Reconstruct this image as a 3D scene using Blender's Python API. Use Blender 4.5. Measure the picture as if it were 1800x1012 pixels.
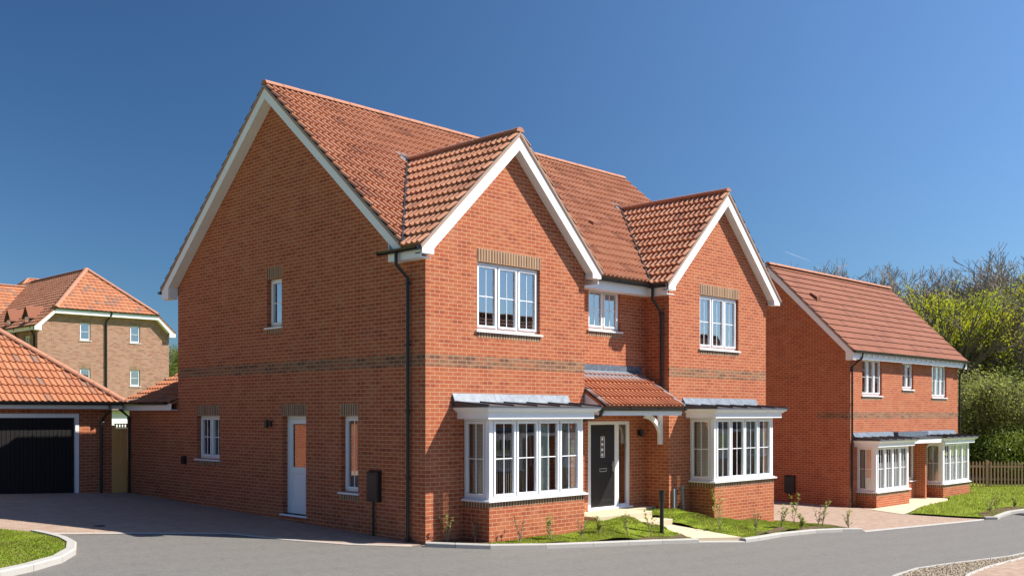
import bpy, bmesh, math, random
from mathutils import Vector, Matrix, noise as mnoise
random.seed(7)
S = bpy.context.scene
for o in list(bpy.data.objects): bpy.data.objects.remove(o)
COL = S.collection

# ------------------------------------------------------------------ camera
W_, H_ = 1800.0, 1012.0
FPX = 1796.87; CXP = 900.0; HZ = 728.0
CAM = Vector((-12.1774, -14.0471, 2.3608))
FW = Vector((0.71639, 0.69770, 0.0)); RT = Vector((0.69770, -0.71639, 0.0))
cam = bpy.data.cameras.new("camera"); camo = bpy.data.objects.new("camera", cam); COL.objects.link(camo)
camo.matrix_world = Matrix.Translation(CAM) @ Matrix((RT, Vector((0, 0, 1)), -FW)).transposed().to_4x4()
cam.sensor_width = 36.0; cam.lens = FPX / W_ * 36.0
cam.shift_x = 0.0; cam.shift_y = (HZ - H_ / 2) / W_
cam.clip_start = 0.1; cam.clip_end = 20000
S.camera = camo

# ------------------------------------------------------------------ light
SD = Vector((1.13, -1.0, 1.60)).normalized()
EL = math.asin(SD.z)
world = bpy.data.worlds.new("World"); S.world = world; world.use_nodes = True
wn = world.node_tree; wn.nodes.clear()
wo = wn.nodes.new('ShaderNodeOutputWorld'); wb = wn.nodes.new('ShaderNodeBackground'); ws = wn.nodes.new('ShaderNodeTexSky')
ws.sky_type = 'NISHITA'; ws.sun_disc = False; ws.sun_elevation = EL
ws.sun_rotation = math.atan2(SD.x, SD.y)
ws.altitude = 200; ws.air_density = 1.0; ws.dust_density = 0.35; ws.ozone_density = 3.0
wb.inputs['Strength'].default_value = 0.095
# clear spring sky, darkest and bluest at right angles to the sun (polarised light)
def wnode(t, **k):
    n = wn.nodes.new('ShaderNode' + t)
    for a, v in k.items(): setattr(n, a, v)
    return n
def wmath(op, a, b=None):
    n = wnode('Math', operation=op)
    for i, v in enumerate((a, b)):
        if v is None: continue
        if hasattr(v, 'is_linked'): wn.links.new(v, n.inputs[i])
        else: n.inputs[i].default_value = v
    return n.outputs[0]
wtc = wnode('TexCoord'); wnm = wnode('VectorMath', operation='NORMALIZE'); wn.links.new(wtc.outputs['Generated'], wnm.inputs[0])
wdt = wnode('VectorMath', operation='DOT_PRODUCT'); wn.links.new(wnm.outputs[0], wdt.inputs[0]); wdt.inputs[1].default_value = tuple(SD)
c2 = wmath('MULTIPLY', wdt.outputs['Value'], wdt.outputs['Value'])
dop = wmath('DIVIDE', wmath('SUBTRACT', 1.0, c2), wmath('ADD', 1.0, c2))
wsep = wnode('SeparateColor'); wn.links.new(ws.outputs[0], wsep.inputs[0]); wcmb = wnode('CombineColor')
for i, (gain, k_) in enumerate(((.84, .76), (1.0, .68), (1.15, .62))):
    wn.links.new(wmath('MULTIPLY', wmath('MULTIPLY', wsep.outputs[i], gain), wmath('SUBTRACT', 1.0, wmath('MULTIPLY', dop, k_))), wcmb.inputs[i])
wn.links.new(wcmb.outputs[0], wb.inputs[0]); wn.links.new(wb.outputs[0], wo.inputs[0])
sun = bpy.data.lights.new("sun", 'SUN'); sun.energy = 4.8; sun.angle = math.radians(0.5); sun.color = (1.0, 0.95, 0.87)
so = bpy.data.objects.new("sun", sun); COL.objects.link(so)
so.rotation_euler = SD.to_track_quat('Z', 'Y').to_euler(); so.location = (20, -30, 40)
S.view_settings.view_transform = 'Standard'; S.view_settings.look = 'None'
S.view_settings.exposure = 0.9; S.view_settings.gamma = 1.0
S.render.engine = 'CYCLES'
S.cycles.max_bounces = 8; S.cycles.transparent_max_bounces = 24

# ------------------------------------------------------------------ node helpers
class NT:
    def __init__(s, name, rough=0.8, spec=0.3):
        s.m = bpy.data.materials.new(name); s.m.use_nodes = True; s.t = s.m.node_tree
        s.b = s.t.nodes['Principled BSDF']; s.b.inputs['Roughness'].default_value = rough
        s.b.inputs['Specular IOR Level'].default_value = spec
        s.out = s.t.nodes['Material Output']
    def n(s, typ, **k):
        n = s.t.nodes.new('ShaderNode' + typ)
        for a, v in k.items():
            if a.startswith('i_'):
                key = a[2:]
                key = int(key) if key.isdigit() else key.replace('_', ' ')
                n.inputs[key].default_value = v
            else: setattr(n, a, v)
        return n
    def l(s, a, b): s.t.links.new(a, b)
    def math(s, op, a, b=None):
        n = s.n('Math', operation=op)
        for i, v in enumerate((a, b)):
            if v is None: continue
            if hasattr(v, 'links') or hasattr(v, 'is_linked'): s.l(v, n.inputs[i])
            else: n.inputs[i].default_value = v
        return n.outputs[0]
    def mix(s, fac, a, b, blend='MIX'):
        n = s.n('Mix', data_type='RGBA', blend_type=blend)
        for i, v in ((0, fac), (6, a), (7, b)):
            if hasattr(v, 'is_linked'): s.l(v, n.inputs[i])
            else: n.inputs[i].default_value = v if i == 0 else (*v, 1.0)[:4]
        return n.outputs[2]
    def noise(s, scale, detail=3, rough=.55, vec=None, dim='3D'):
        n = s.n('TexNoise'); n.noise_dimensions = dim
        n.inputs['Scale'].default_value = scale; n.inputs['Detail'].default_value = detail; n.inputs['Roughness'].default_value = rough
        if vec: s.l(vec, n.inputs['Vector'])
        return n.outputs[0]
    def geo(s): return s.n('NewGeometry').outputs['Position']
    def uv(s): return s.n('TexCoord').outputs['UV']
    def ramp(s, fac, stops, interp='LINEAR'):
        n = s.n('ValToRGB'); e = n.color_ramp.elements; n.color_ramp.interpolation = interp
        while len(e) < len(stops): e.new(0.5)
        for i, (p, c) in enumerate(stops): e[i].position = p; e[i].color = (*c, 1.0)
        s.l(fac, n.inputs[0]); return n.outputs[0]
    def bump(s, h, strength=.3, dist=.01):
        n = s.n('Bump'); n.inputs['Strength'].default_value = strength; n.inputs['Distance'].default_value = dist
        s.l(h, n.inputs['Height']); s.l(n.outputs[0], s.b.inputs['Normal'])
    def col(s, c): s.l(c, s.b.inputs['Base Color'])

def plain(name, c, rough=.5, spec=.4, var=.08, scale=6, metal=0):
    t = NT(name, rough, spec); p = t.geo()
    f = t.noise(scale, 4, .6, p)
    t.col(t.mix(f, tuple(x * (1 - var) for x in c), tuple(min(1, x * (1 + var)) for x in c)))
    t.b.inputs['Metallic'].default_value = metal
    return t.m

def brick(name, stops, mortar, bw=.225, rh=.075, off=.5, ms=.010, dirt=.25, swap=False):
    t = NT(name, .88, .15); uv = t.uv()
    sx = t.n('SeparateXYZ'); t.l(uv, sx.inputs[0])
    u, v = sx.outputs[0], sx.outputs[1]
    row = t.math('FLOOR', t.math('DIVIDE', v, rh))
    sh = t.math('MULTIPLY', t.math('MODULO', t.math('ADD', row, 1000.0), 2.0), off)
    bx = t.math('FLOOR', t.math('ADD', t.math('DIVIDE', u, bw), sh))
    cb = t.n('CombineXYZ'); t.l(bx, cb.inputs[0]); t.l(row, cb.inputs[1])
    wnz = t.n('TexWhiteNoise'); wnz.noise_dimensions = '2D'; t.l(cb.outputs[0], wnz.inputs['Vector'])
    c = t.ramp(wnz.outputs[0], stops)
    br = t.n('TexBrick'); br.offset = off; br.offset_frequency = 2
    br.inputs['Scale'].default_value = 1; br.inputs['Brick Width'].default_value = bw; br.inputs['Row Height'].default_value = rh
    br.inputs['Mortar Size'].default_value = ms * .64; br.inputs['Mortar Smooth'].default_value = .2
    t.l(uv, br.inputs['Vector'])
    fine = t.noise(55, 4, .7, t.geo()); c = t.mix(t.math('MULTIPLY', fine, .22), c, (.20, .06, .03))
    c = t.mix(br.outputs['Fac'], c, mortar)
    big = t.noise(.55, 4, .6, t.geo())
    c = t.mix(t.math('MULTIPLY', big, dirt), c, tuple(x * .72 for x in stops[1][1]))
    big2 = t.noise(2.2, 3, .6, t.geo())
    c = t.mix(t.math('MAXIMUM', t.math('MULTIPLY', t.math('SUBTRACT', big2, .5), .6), 0.0), c, mortar)
    t.col(c)
    h = t.math('SUBTRACT', t.math('MULTIPLY', fine, .3), br.outputs['Fac'])
    t.bump(h, .5, .006)
    return t.m

BR = [(0.0, (.30, .076, .038)), (.15, (.38, .096, .043)), (.5, (.42, .115, .049)), (.85, (.45, .138, .059)), (1.0, (.40, .130, .058))]
M = {}
M['brick'] = brick('red_brick', BR, (.59, .34, .21), dirt=.13)
M['buff'] = brick('brown_buff_brick', [(0, (.12, .065, .045)), (.3, (.22, .105, .06)), (.7, (.29, .155, .085)), (1, (.36, .12, .06))], (.50, .33, .21))
M['soldier'] = brick('brown_soldier_brick', [(0, (.11, .062, .04)), (.3, (.19, .105, .06)), (.7, (.26, .155, .085)), (1, (.16, .10, .07))], (.58, .42, .28), bw=.075, rh=.25, off=0, ms=.018)
M['apbrick'] = brick('buff_apartment_brick', [(0, (.24, .125, .085)), (.4, (.37, .205, .14)), (.8, (.43, .26, .18)), (1, (.38, .165, .10))], (.45, .33, .25))

def tile(name, base, hi, dark, darkamt=.14):
    t = NT(name, .85, .12); uv = t.uv(); sx = t.n('SeparateXYZ'); t.l(uv, sx.inputs[0])
    cb = t.n('CombineXYZ')
    t.l(t.math('FLOOR', sx.outputs[0]), cb.inputs[0]); t.l(t.math('FLOOR', sx.outputs[1]), cb.inputs[1])
    w = t.n('TexWhiteNoise'); w.noise_dimensions = '2D'; t.l(cb.outputs[0], w.inputs['Vector'])
    c = t.ramp(w.outputs[0], [(0, dark), (darkamt, tuple((a + b) / 2 for a, b in zip(dark, base))), (darkamt + .12, base), (1, hi)])
    f = t.noise(40, 3, .6, t.geo()); c = t.mix(t.math('MULTIPLY', f, .3), c, tuple(x * .6 for x in base))
    b = t.noise(.5, 4, .6, t.geo()); c = t.mix(t.math('MULTIPLY', b, .3), c, tuple(x * .72 for x in base))
    s2 = t.noise(9, 4, .7, t.geo()); c = t.mix(t.math('MULTIPLY', t.math('SUBTRACT', s2, .45), .6), c, (.30, .19, .13))
    t.col(c); t.bump(f, .25, .004)
    return t.m
M['tile'] = tile('clay_red_pantile', (.47, .205, .118), (.55, .265, .16), (.30, .13, .085), .08)
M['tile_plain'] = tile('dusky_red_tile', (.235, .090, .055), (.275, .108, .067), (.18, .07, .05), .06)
M['tile_orange'] = tile('orange_pantile', (.40, .15, .075), (.49, .205, .108), (.20, .15, .125), .12)
M['tile_porch'] = tile('bright_orange_pantile', (.46, .17, .085), (.52, .215, .11), (.38, .14, .08), .05)
M['ridge'] = plain('ridge_tile_clay', (.41, .19, .12), .8, .2, .12, 4)
M['mortar'] = plain('verge_mortar', (.36, .29, .24), .9, .1, .15, 12)
M['white'] = plain('white_upvc', (.85, .85, .86), .35, .45, .03, 3)
M['fascia'] = plain('white_fascia_board', (.84, .84, .835), .5, .35, .075, 1.7)
M['black'] = plain('black_plastic', (.013, .013, .014), .35, .5, .1)
M['gutterblack'] = plain('gutter_plastic', (.012, .013, .015), .3, .5, .1)
M['blackdoor'] = plain('black_door_panel', (.014, .013, .013), .35, .45, .1)
M['chrome'] = plain('chrome', (.6, .6, .6), .25, .5, .02, 3, 1)
M['lead'] = None
t = NT('lead_sheet', .5, .4); f = t.noise(9, 4, .65, t.geo()); t.col(t.ramp(f, [(.3, (.075, .095, .12)), (.7, (.17, .20, .24))])); t.b.inputs['Metallic'].default_value = .1; t.bump(f, .3, .01); M['lead'] = t.m
M['canopy'] = plain('dark_grey_canopy_sheet', (.055, .058, .063), .5, .4, .15)
M['greypipe'] = plain('grey_service_pipe', (.22, .23, .25), .5, .4, .1)
M['light'] = plain('wall_lamp_black', (.02, .02, .02), .4, .5)
M['slab'] = plain('pale_paving_slab', (.55, .45, .31), .85, .2, .16, 5)
M['curtain'] = plain('pale_curtain', (.55, .58, .52), .9, .1, .08, 3)
M['blind'] = plain('grey_curtain', (.30, .29, .27), .9, .1, .08, 3)
M['slat'] = plain('brown_grey_blind', (.27, .24, .205), .9, .1, .1, 3)
M['room'] = plain('room_plaster', (.42, .38, .33), .9, .1, .08, 1)
M['soil'] = None
t = NT('soil', .95, .1); f = t.noise(12, 6, .7, t.geo()); t.col(t.ramp(f, [(.3, (.06, .04, .026)), (.55, (.14, .095, .06)), (.75, (.26, .18, .12))])); t.bump(f, .8, .04); M['soil'] = t.m

t = NT('glass', .02, .5)
tr = t.n('BsdfTransparent'); tr.inputs[0].default_value = (.80, .85, .84, 1)
gl = t.n('BsdfGlossy'); gl.inputs['Roughness'].default_value = .008; gl.inputs[0].default_value = (.95, .97, 1, 1)
fr = t.n('Fresnel'); fr.inputs['IOR'].default_value = 1.52
wav = t.noise(1.3, 1, .4, t.geo()); bp = t.n('Bump'); bp.inputs['Strength'].default_value = .02; bp.inputs['Distance'].default_value = .05
t.l(wav, bp.inputs['Height']); t.l(bp.outputs[0], gl.inputs['Normal'])
gg = t.n('NewGeometry'); dt = t.n('VectorMath', operation='DOT_PRODUCT'); t.l(gg.outputs['Normal'], dt.inputs[0]); t.l(gg.outputs['Incoming'], dt.inputs[1])
fz = t.math('POWER', t.math('SUBTRACT', 1.0, t.math('ABSOLUTE', dt.outputs['Value'])), 4.0)
fac = t.math('MINIMUM', t.math('ADD', t.math('MULTIPLY', fz, .9), .33), 1.0)
mx = t.n('MixShader'); t.l(fac, mx.inputs[0]); t.l(tr.outputs[0], mx.inputs[1]); t.l(gl.outputs[0], mx.inputs[2]); t.l(mx.outputs[0], t.out.inputs[0])
M['glass'] = t.m

t = NT('asphalt', .82, .3); p = t.geo(); f = t.noise(130, 2, .7, p); b = t.noise(.6, 4, .6, p); m = t.noise(7, 5, .65, p)
c = t.ramp(f, [(.3, (.058, .054, .049)), (.52, (.122, .114, .103)), (.72, (.235, .218, .195))])
g2 = t.noise(34, 3, .75, p); c = t.mix(t.ramp(g2, [(.45, (0, 0, 0)), (.75, (.8, .8, .8))]), c, (.25, .235, .21)); c = t.mix(t.ramp(g2, [(.25, (.7, .7, .7)), (.45, (0, 0, 0))]), c, (.065, .06, .057))
c = t.mix(t.math('MULTIPLY', b, .5), c, (.12, .114, .106)); c = t.mix(t.ramp(m, [(.35, (0, 0, 0)), (.7, (.75, .75, .75))]), c, (.185, .171, .152)); g3 = t.noise(16, 4, .8, p); c = t.mix(t.ramp(g3, [(.3, (.55, .55, .55)), (.5, (0, 0, 0))]), c, (.085, .08, .075))
st = t.n('TexWave'); st.wave_type = 'BANDS'; st.bands_direction = 'Y'; st.inputs['Scale'].default_value = .35; st.inputs['Distortion'].default_value = 6; st.inputs['Detail'].default_value = 3; t.l(p, st.inputs['Vector'])
c = t.mix(t.math('MULTIPLY', st.outputs[1], .25), c, (.175, .163, .147))
t.col(c); t.bump(f, .6, .008); M['asphalt'] = t.m

t = NT('block_paving', .88, .2); uv = t.uv(); br = t.n('TexBrick'); br.inputs['Scale'].default_value = 1
br.inputs['Brick Width'].default_value = .2; br.inputs['Row Height'].default_value = .1; br.inputs['Mortar Size'].default_value = .004; br.inputs['Bias'].default_value = .1
br.inputs[1].default_value = (.32, .20, .135, 1); br.inputs[2].default_value = (.44, .32, .235, 1); br.inputs[3].default_value = (.12, .085, .06, 1)
t.l(uv, br.inputs[0]); f = t.noise(.9, 4, .6, t.geo()); f2 = t.noise(60, 2, .6, t.geo())
c = t.mix(t.math('MULTIPLY', f, .5), br.outputs[0], (.33, .26, .21)); c = t.mix(t.math('MULTIPLY', f2, .35), c, (.20, .14, .11)); t.col(c); M['paving'] = t.m

t = NT('kerb_concrete', .85, .2); f = t.noise(25, 5, .7, t.geo()); b = t.noise(1.5, 3, .6, t.geo())
c = t.mix(f, (.30, .28, .255), (.50, .475, .435)); c = t.mix(t.math('MULTIPLY', b, .45), c, (.33, .31, .28)); t.col(c); t.bump(f, .3, .004); M['kerb'] = t.m

t = NT('lawn_soil_green', .9, .1); f = t.noise(25, 4, .7, t.geo()); b = t.noise(1.2, 4, .6, t.geo())
c = t.ramp(f, [(.3, (.14, .19, .012)), (.7, (.23, .29, .022))]); c = t.mix(t.math('MULTIPLY', b, .45), c, (.17, .20, .03)); t.col(c); t.bump(f, .6, .03); M['lawn'] = t.m
def leafmat(name, a, b, trans=.3, c3=None, sc=2.2):
    t = NT(name, .55, .3); g = t.n('NewGeometry'); f = t.noise(sc, 3, .6, g.outputs['Position'])
    r = g.outputs['Random Per Island']
    c = t.mix(r, a, b)
    c = t.mix(t.ramp(f, [(.4, (0, 0, 0)), (.65, (1, 1, 1))]), c, c3 or tuple(x * .7 for x in a))
    t.col(c)
    tb = t.n('BsdfTranslucent'); t.l(c, tb.inputs[0]); mx = t.n('MixShader'); mx.inputs[0].default_value = trans
    t.l(t.b.outputs[0], mx.inputs[1]); t.l(tb.outputs[0], mx.inputs[2]); t.l(mx.outputs[0], t.out.inputs[0])
    return t.m
M['grass'] = leafmat('grass_blades', (.17, .24, .016), (.30, .36, .04), .4, (.27, .28, .05), 1.6)
M['leaf_yellow'] = leafmat('spring_yellow_leaves', (.42, .43, .010), (.58, .54, .02), .45, (.30, .36, .015), .35)
M['leaf_green'] = leafmat('fresh_green_leaves', (.15, .22, .02), (.26, .32, .04), .35, (.09, .14, .02), .35)
M['leaf_olive'] = leafmat('olive_budding_leaves', (.19, .19, .07), (.30, .27, .12), .3, (.15, .13, .08), .35)
M['leaf_dark'] = leafmat('dark_ivy_leaves', (.03, .055, .012), (.07, .11, .025), .15, (.04, .07, .012), .5)
M['leaf_willow'] = leafmat('pale_willow_leaves', (.34, .36, .085), (.46, .46, .14), .45, (.25, .28, .06), .5)
M['sapleaf'] = leafmat('sapling_leaves', (.28, .36, .06), (.45, .45, .10), .35, (.22, .28, .05), 8)
M['redleaf'] = leafmat('russet_sapling_leaves', (.17, .10, .04), (.26, .20, .07), .3, (.20, .20, .05), 8)
M['bark'] = plain('grey_bark', (.16, .135, .11), .9, .1, .3, 5)
M['twig'] = plain('grey_brown_twigs', (.31, .255, .20), .9, .1, .2, 1)
M['timber'] = None
t = NT('fence_timber', .8, .2); f = t.noise(4, 4, .6, t.geo()); w = t.n('TexWave'); w.bands_direction = 'X'; w.inputs['Scale'].default_value = 9; w.inputs['Distortion'].default_value = 3; t.l(t.geo(), w.inputs['Vector'])
t.col(t.mix(t.math('MULTIPLY', w.outputs[1], .5), t.mix(f, (.78, .38, .11), (.88, .48, .17)), (.55, .26, .08))); M['timber'] = t.m
M['oldtimber'] = plain('weathered_fence_timber', (.33, .22, .14), .85, .15, .25, 9)
M['garage_door'] = plain('black_garage_door', (.018, .0165, .016), .6, .15, .1)
M['gravel'] = plain('pea_shingle', (.48, .40, .29), .85, .2, .35, 40)
M['render'] = plain('white_render', (.70, .71, .72), .8, .2, .04)
M['cloudwhite'] = plain('contrail_white', (.8, .8, .8), 1, 0, .02)

# ------------------------------------------------------------------ mesh helpers
class MB:
    def __init__(s): s.v = []; s.f = []; s.uv = None
    def face(s, pts):
        n = len(s.v); s.v += [tuple(p) for p in pts]; s.f.append(list(range(n, n + len(pts))))
    def hexa(s, p):           # 8 points: bottom 4, top 4
        n = len(s.v); s.v += [tuple(q) for q in p]
        for a in ((0, 3, 2, 1), (4, 5, 6, 7), (0, 1, 5, 4), (1, 2, 6, 5), (2, 3, 7, 6), (3, 0, 4, 7)): s.f.append([n + i for i in a])
    def box(s, x0, x1, y0, y1, z0, z1, mp=None):
        p = [(x0, y0, z0), (x1, y0, z0), (x1, y1, z0), (x0, y1, z0), (x0, y0, z1), (x1, y0, z1), (x1, y1, z1), (x0, y1, z1)]
        if mp: p = [mp(*q) for q in p]
        s.hexa(p)
    def prism(s, poly, vec):  # polygon (3d pts) extruded by vec
        n = len(poly); b = len(s.v); vec = Vector(vec)
        s.v += [tuple(p) for p in poly] + [tuple(Vector(p) + vec) for p in poly]
        s.f.append([b + i for i in range(n)][::-1]); s.f.append([b + n + i for i in range(n)])
        for i in range(n):
            j = (i + 1) % n; s.f.append([b + i, b + j, b + n + j, b + n + i])
    def tube(s, pts, r, n=8, cap=True):
        pts = [Vector(p) for p in pts]; rs = r if isinstance(r, (list, tuple)) else [r] * len(pts)
        b = len(s.v); up = None
        for i, p in enumerate(pts):
            d = (pts[min(i + 1, len(pts) - 1)] - pts[max(i - 1, 0)])
            d = d.normalized() if d.length > 1e-9 else Vector((0, 0, 1))
            if up is None: up = Vector((0, 0, 1)) if abs(d.z) < .9 else Vector((1, 0, 0))
            a = d.cross(up)
            if a.length < 1e-4: a = d.cross(Vector((0, 1, 0)))
            a.normalize(); c = a.cross(d).normalized(); up = c
            for k in range(n):
                t = 2 * math.pi * k / n; q = p + (a * math.cos(t) + c * math.sin(t)) * rs[i]; s.v.append(tuple(q))
        for i in range(len(pts) - 1):
            for k in range(n):
                k2 = (k + 1) % n; s.f.append([b + i * n + k, b + i * n + k2, b + (i + 1) * n + k2, b + (i + 1) * n + k])
        if cap:
            s.f.append([b + k for k in range(n)][::-1]); s.f.append([b + (len(pts) - 1) * n + k for k in range(n)])

ORG = {}
def tag(o, label=None, cat=None, group=None, kind=None):
    if label: o['label'] = label
    if cat: o['category'] = cat
    if group: o['group'] = group
    if kind: o['kind'] = kind
    return o
def empty(name, loc, label, cat, group=None):
    o = bpy.data.objects.new(name, None); COL.objects.link(o); o.location = loc; o.empty_display_size = .3
    ORG[o.name] = Vector(loc); return tag(o, label, cat, group)
def link(name, me, mat, parent=None, smooth=False):
    o = bpy.data.objects.new(name, me); COL.objects.link(o)
    if mat and not me.materials: me.materials.append(mat)
    if parent is not None:
        org = ORG[parent.name]; me.transform(Matrix.Translation(-org)); o.parent = parent; ORG[o.name] = org
    else: ORG[o.name] = Vector((0, 0, 0))
    if smooth: me.polygons.foreach_set('use_smooth', [True] * len(me.polygons))
    return o
def autouv(me, rot=0):
    me.calc_loop_triangles() if False else None
    uvl = me.uv_layers.new(name='uv'); data = uvl.data; V = me.vertices
    for p in me.polygons:
        n = p.normal; ax, ay, az = abs(n.x), abs(n.y), abs(n.z)
        for li in p.loop_indices:
            c = V[me.loops[li].vertex_index].co
            if az > ax and az > ay: data[li].uv = (c.x, c.y)
            elif ax > ay: data[li].uv = (c.y + .11, c.z)
            else: data[li].uv = (c.x, c.z)
def B(mb, name, mat, parent=None, smooth=False, bevel=0, uv=True):
    me = bpy.data.meshes.new(name); me.from_pydata(mb.v, [], mb.f); me.update()
    if bevel:
        bm = bmesh.new(); bm.from_mesh(me); bmesh.ops.remove_doubles(bm, verts=bm.verts, dist=1e-5)
        bmesh.ops.recalc_face_normals(bm, faces=bm.faces)
        bmesh.ops.bevel(bm, geom=[e for e in bm.edges if e.is_manifold and e.calc_face_angle(0) > .5], offset=bevel, segments=1, affect='EDGES'); bm.to_mesh(me); bm.free()
    else:
        bm = bmesh.new(); bm.from_mesh(me); bmesh.ops.recalc_face_normals(bm, faces=bm.faces); bm.to_mesh(me); bm.free()
    if uv: autouv(me)
    return link(name, me, mat, parent, smooth)
def copy_tree(o, parent=None):
    c = o.copy(); COL.objects.link(c); c.parent = parent
    for ch in list(o.children): copy_tree(ch, c)
    return c
def front(c): return lambda a, d, z: (a, c + d, z)      # facade facing -Y at y=c ; d goes inwards
def side(c): return lambda a, d, z: (c + d, a, z)       # facade facing -X at x=c

# ground height
def g(x, y): return -.039 * min(max(x, -40), 20) + .027 * min(max(y, -40), 60)
def drape(name, poly, off, mat, hfun=None, **k):
    bm = bmesh.new(); vs = [bm.verts.new((x, y, 0)) for x, y in poly]; bm.faces.new(vs)
    for co, no in (((20, 0, 0), (1, 0, 0)), ((-40, 0, 0), (1, 0, 0)), ((0, -40, 0), (0, 1, 0)), ((0, 60, 0), (0, 1, 0))):
        bmesh.ops.bisect_plane(bm, geom=bm.verts[:] + bm.edges[:] + bm.faces[:], plane_co=co, plane_no=no)
    if hfun:
        st = k.pop('step', .35)
        xs = [p[0] for p in poly]; ys = [p[1] for p in poly]
        x = min(xs) + st
        while x < max(xs): bmesh.ops.bisect_plane(bm, geom=bm.verts[:] + bm.edges[:] + bm.faces[:], plane_co=(x, 0, 0), plane_no=(1, 0, 0)); x += st
        y = min(ys) + st
        while y < max(ys): bmesh.ops.bisect_plane(bm, geom=bm.verts[:] + bm.edges[:] + bm.faces[:], plane_co=(0, y, 0), plane_no=(0, 1, 0)); y += st
    bmesh.ops.triangulate(bm, faces=bm.faces)
    for v in bm.verts: v.co.z = (hfun(v.co.x, v.co.y) if hfun else g(v.co.x, v.co.y)) + off
    bmesh.ops.recalc_face_normals(bm, faces=bm.faces)
    me = bpy.data.meshes.new(name); bm.to_mesh(me); bm.free()
    for p in me.polygons:
        if p.normal.z < 0: p.flip()
    autouv(me)
    return tag(link(name, me, mat), kind='structure')
def inpoly(x, y, poly):
    c = False; j = len(poly) - 1
    for i in range(len(poly)):
        xi, yi = poly[i]; xj, yj = poly[j]
        if (yi > y) != (yj > y) and x < (xj - xi) * (y - yi) / (yj - yi) + xi: c = not c
        j = i
    return c
def grass(name, poly, hfun, dens, label, hmin=.025, hmax=.05):
    xs = [p[0] for p in poly]; ys = [p[1] for p in poly]; mb = MB()
    n = int((max(xs) - min(xs)) * (max(ys) - min(ys)) * dens)
    for _ in range(n):
        x = random.uniform(min(xs), max(xs)); y = random.uniform(min(ys), max(ys))
        if not inpoly(x, y, poly): continue
        k = .6 + .8 * mnoise.noise(Vector((x * 1.5, y * 1.5, 0)))
        h = random.uniform(hmin, hmax) * max(.45, k + .4); a = random.uniform(0, math.pi); w = .008 + .006 * random.random(); z = hfun(x, y) - .004
        lx, ly = random.uniform(-.6, .6) * h, random.uniform(-.6, .6) * h
        mb.face([(x - w * math.cos(a), y - w * math.sin(a), z), (x + w * math.cos(a), y + w * math.sin(a), z), (x + lx, y + ly, z + h)])
    o = B(mb, 'grass', M['grass'], uv=False); return tag(o, label, 'grass', kind='stuff')

def kerb(name, pts, w, h, mat=None, off=0.0, seg=.9):
    """kerb stones laid end to end along a polyline of their road side"""
    mb = MB(); P = [Vector((x, y, 0)) for x, y in pts]
    # resample
    out = [P[0]]; 
    for a, b in zip(P, P[1:]):
        L = (b - a).length; n = max(1, round(L / seg))
        for i in range(1, n + 1): out.append(a.lerp(b, i / n))
    nrm = []
    for i in range(len(out)):
        d = (out[min(i + 1, len(out) - 1)] - out[max(i - 1, 0)]).normalized(); nrm.append(Vector((-d.y, d.x, 0)))
    for i in range(len(out) - 1):
        a, b = out[i], out[i + 1]; d = (b - a).normalized() * .004; a2 = a + d; b2 = b - d
        q = [a2, b2, b2 + nrm[i + 1] * w, a2 + nrm[i] * w]
        ch = .018
        bot = [(p.x, p.y, g(p.x, p.y) - .15) for p in q]
        mid = [(p.x, p.y, g(p.x, p.y) + off + h - ch) for p in q]
        q2 = [a2 + nrm[i] * ch, b2 + nrm[i + 1] * ch, b2 + nrm[i + 1] * w, a2 + nrm[i] * w]
        top = [(p.x, p.y, g(p.x, p.y) + off + h) for p in q2]
        mb.hexa(bot + mid); 
        n0 = len(mb.v); mb.v += mid + top
        for f in ((4, 5, 6, 7), (0, 1, 5, 4), (1, 2, 6, 5), (2, 3, 7, 6), (3, 0, 4, 7)): mb.f.append([n0 + k for k in f])
    return tag(B(mb, name, mat or M['kerb']), kind='structure')

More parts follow.
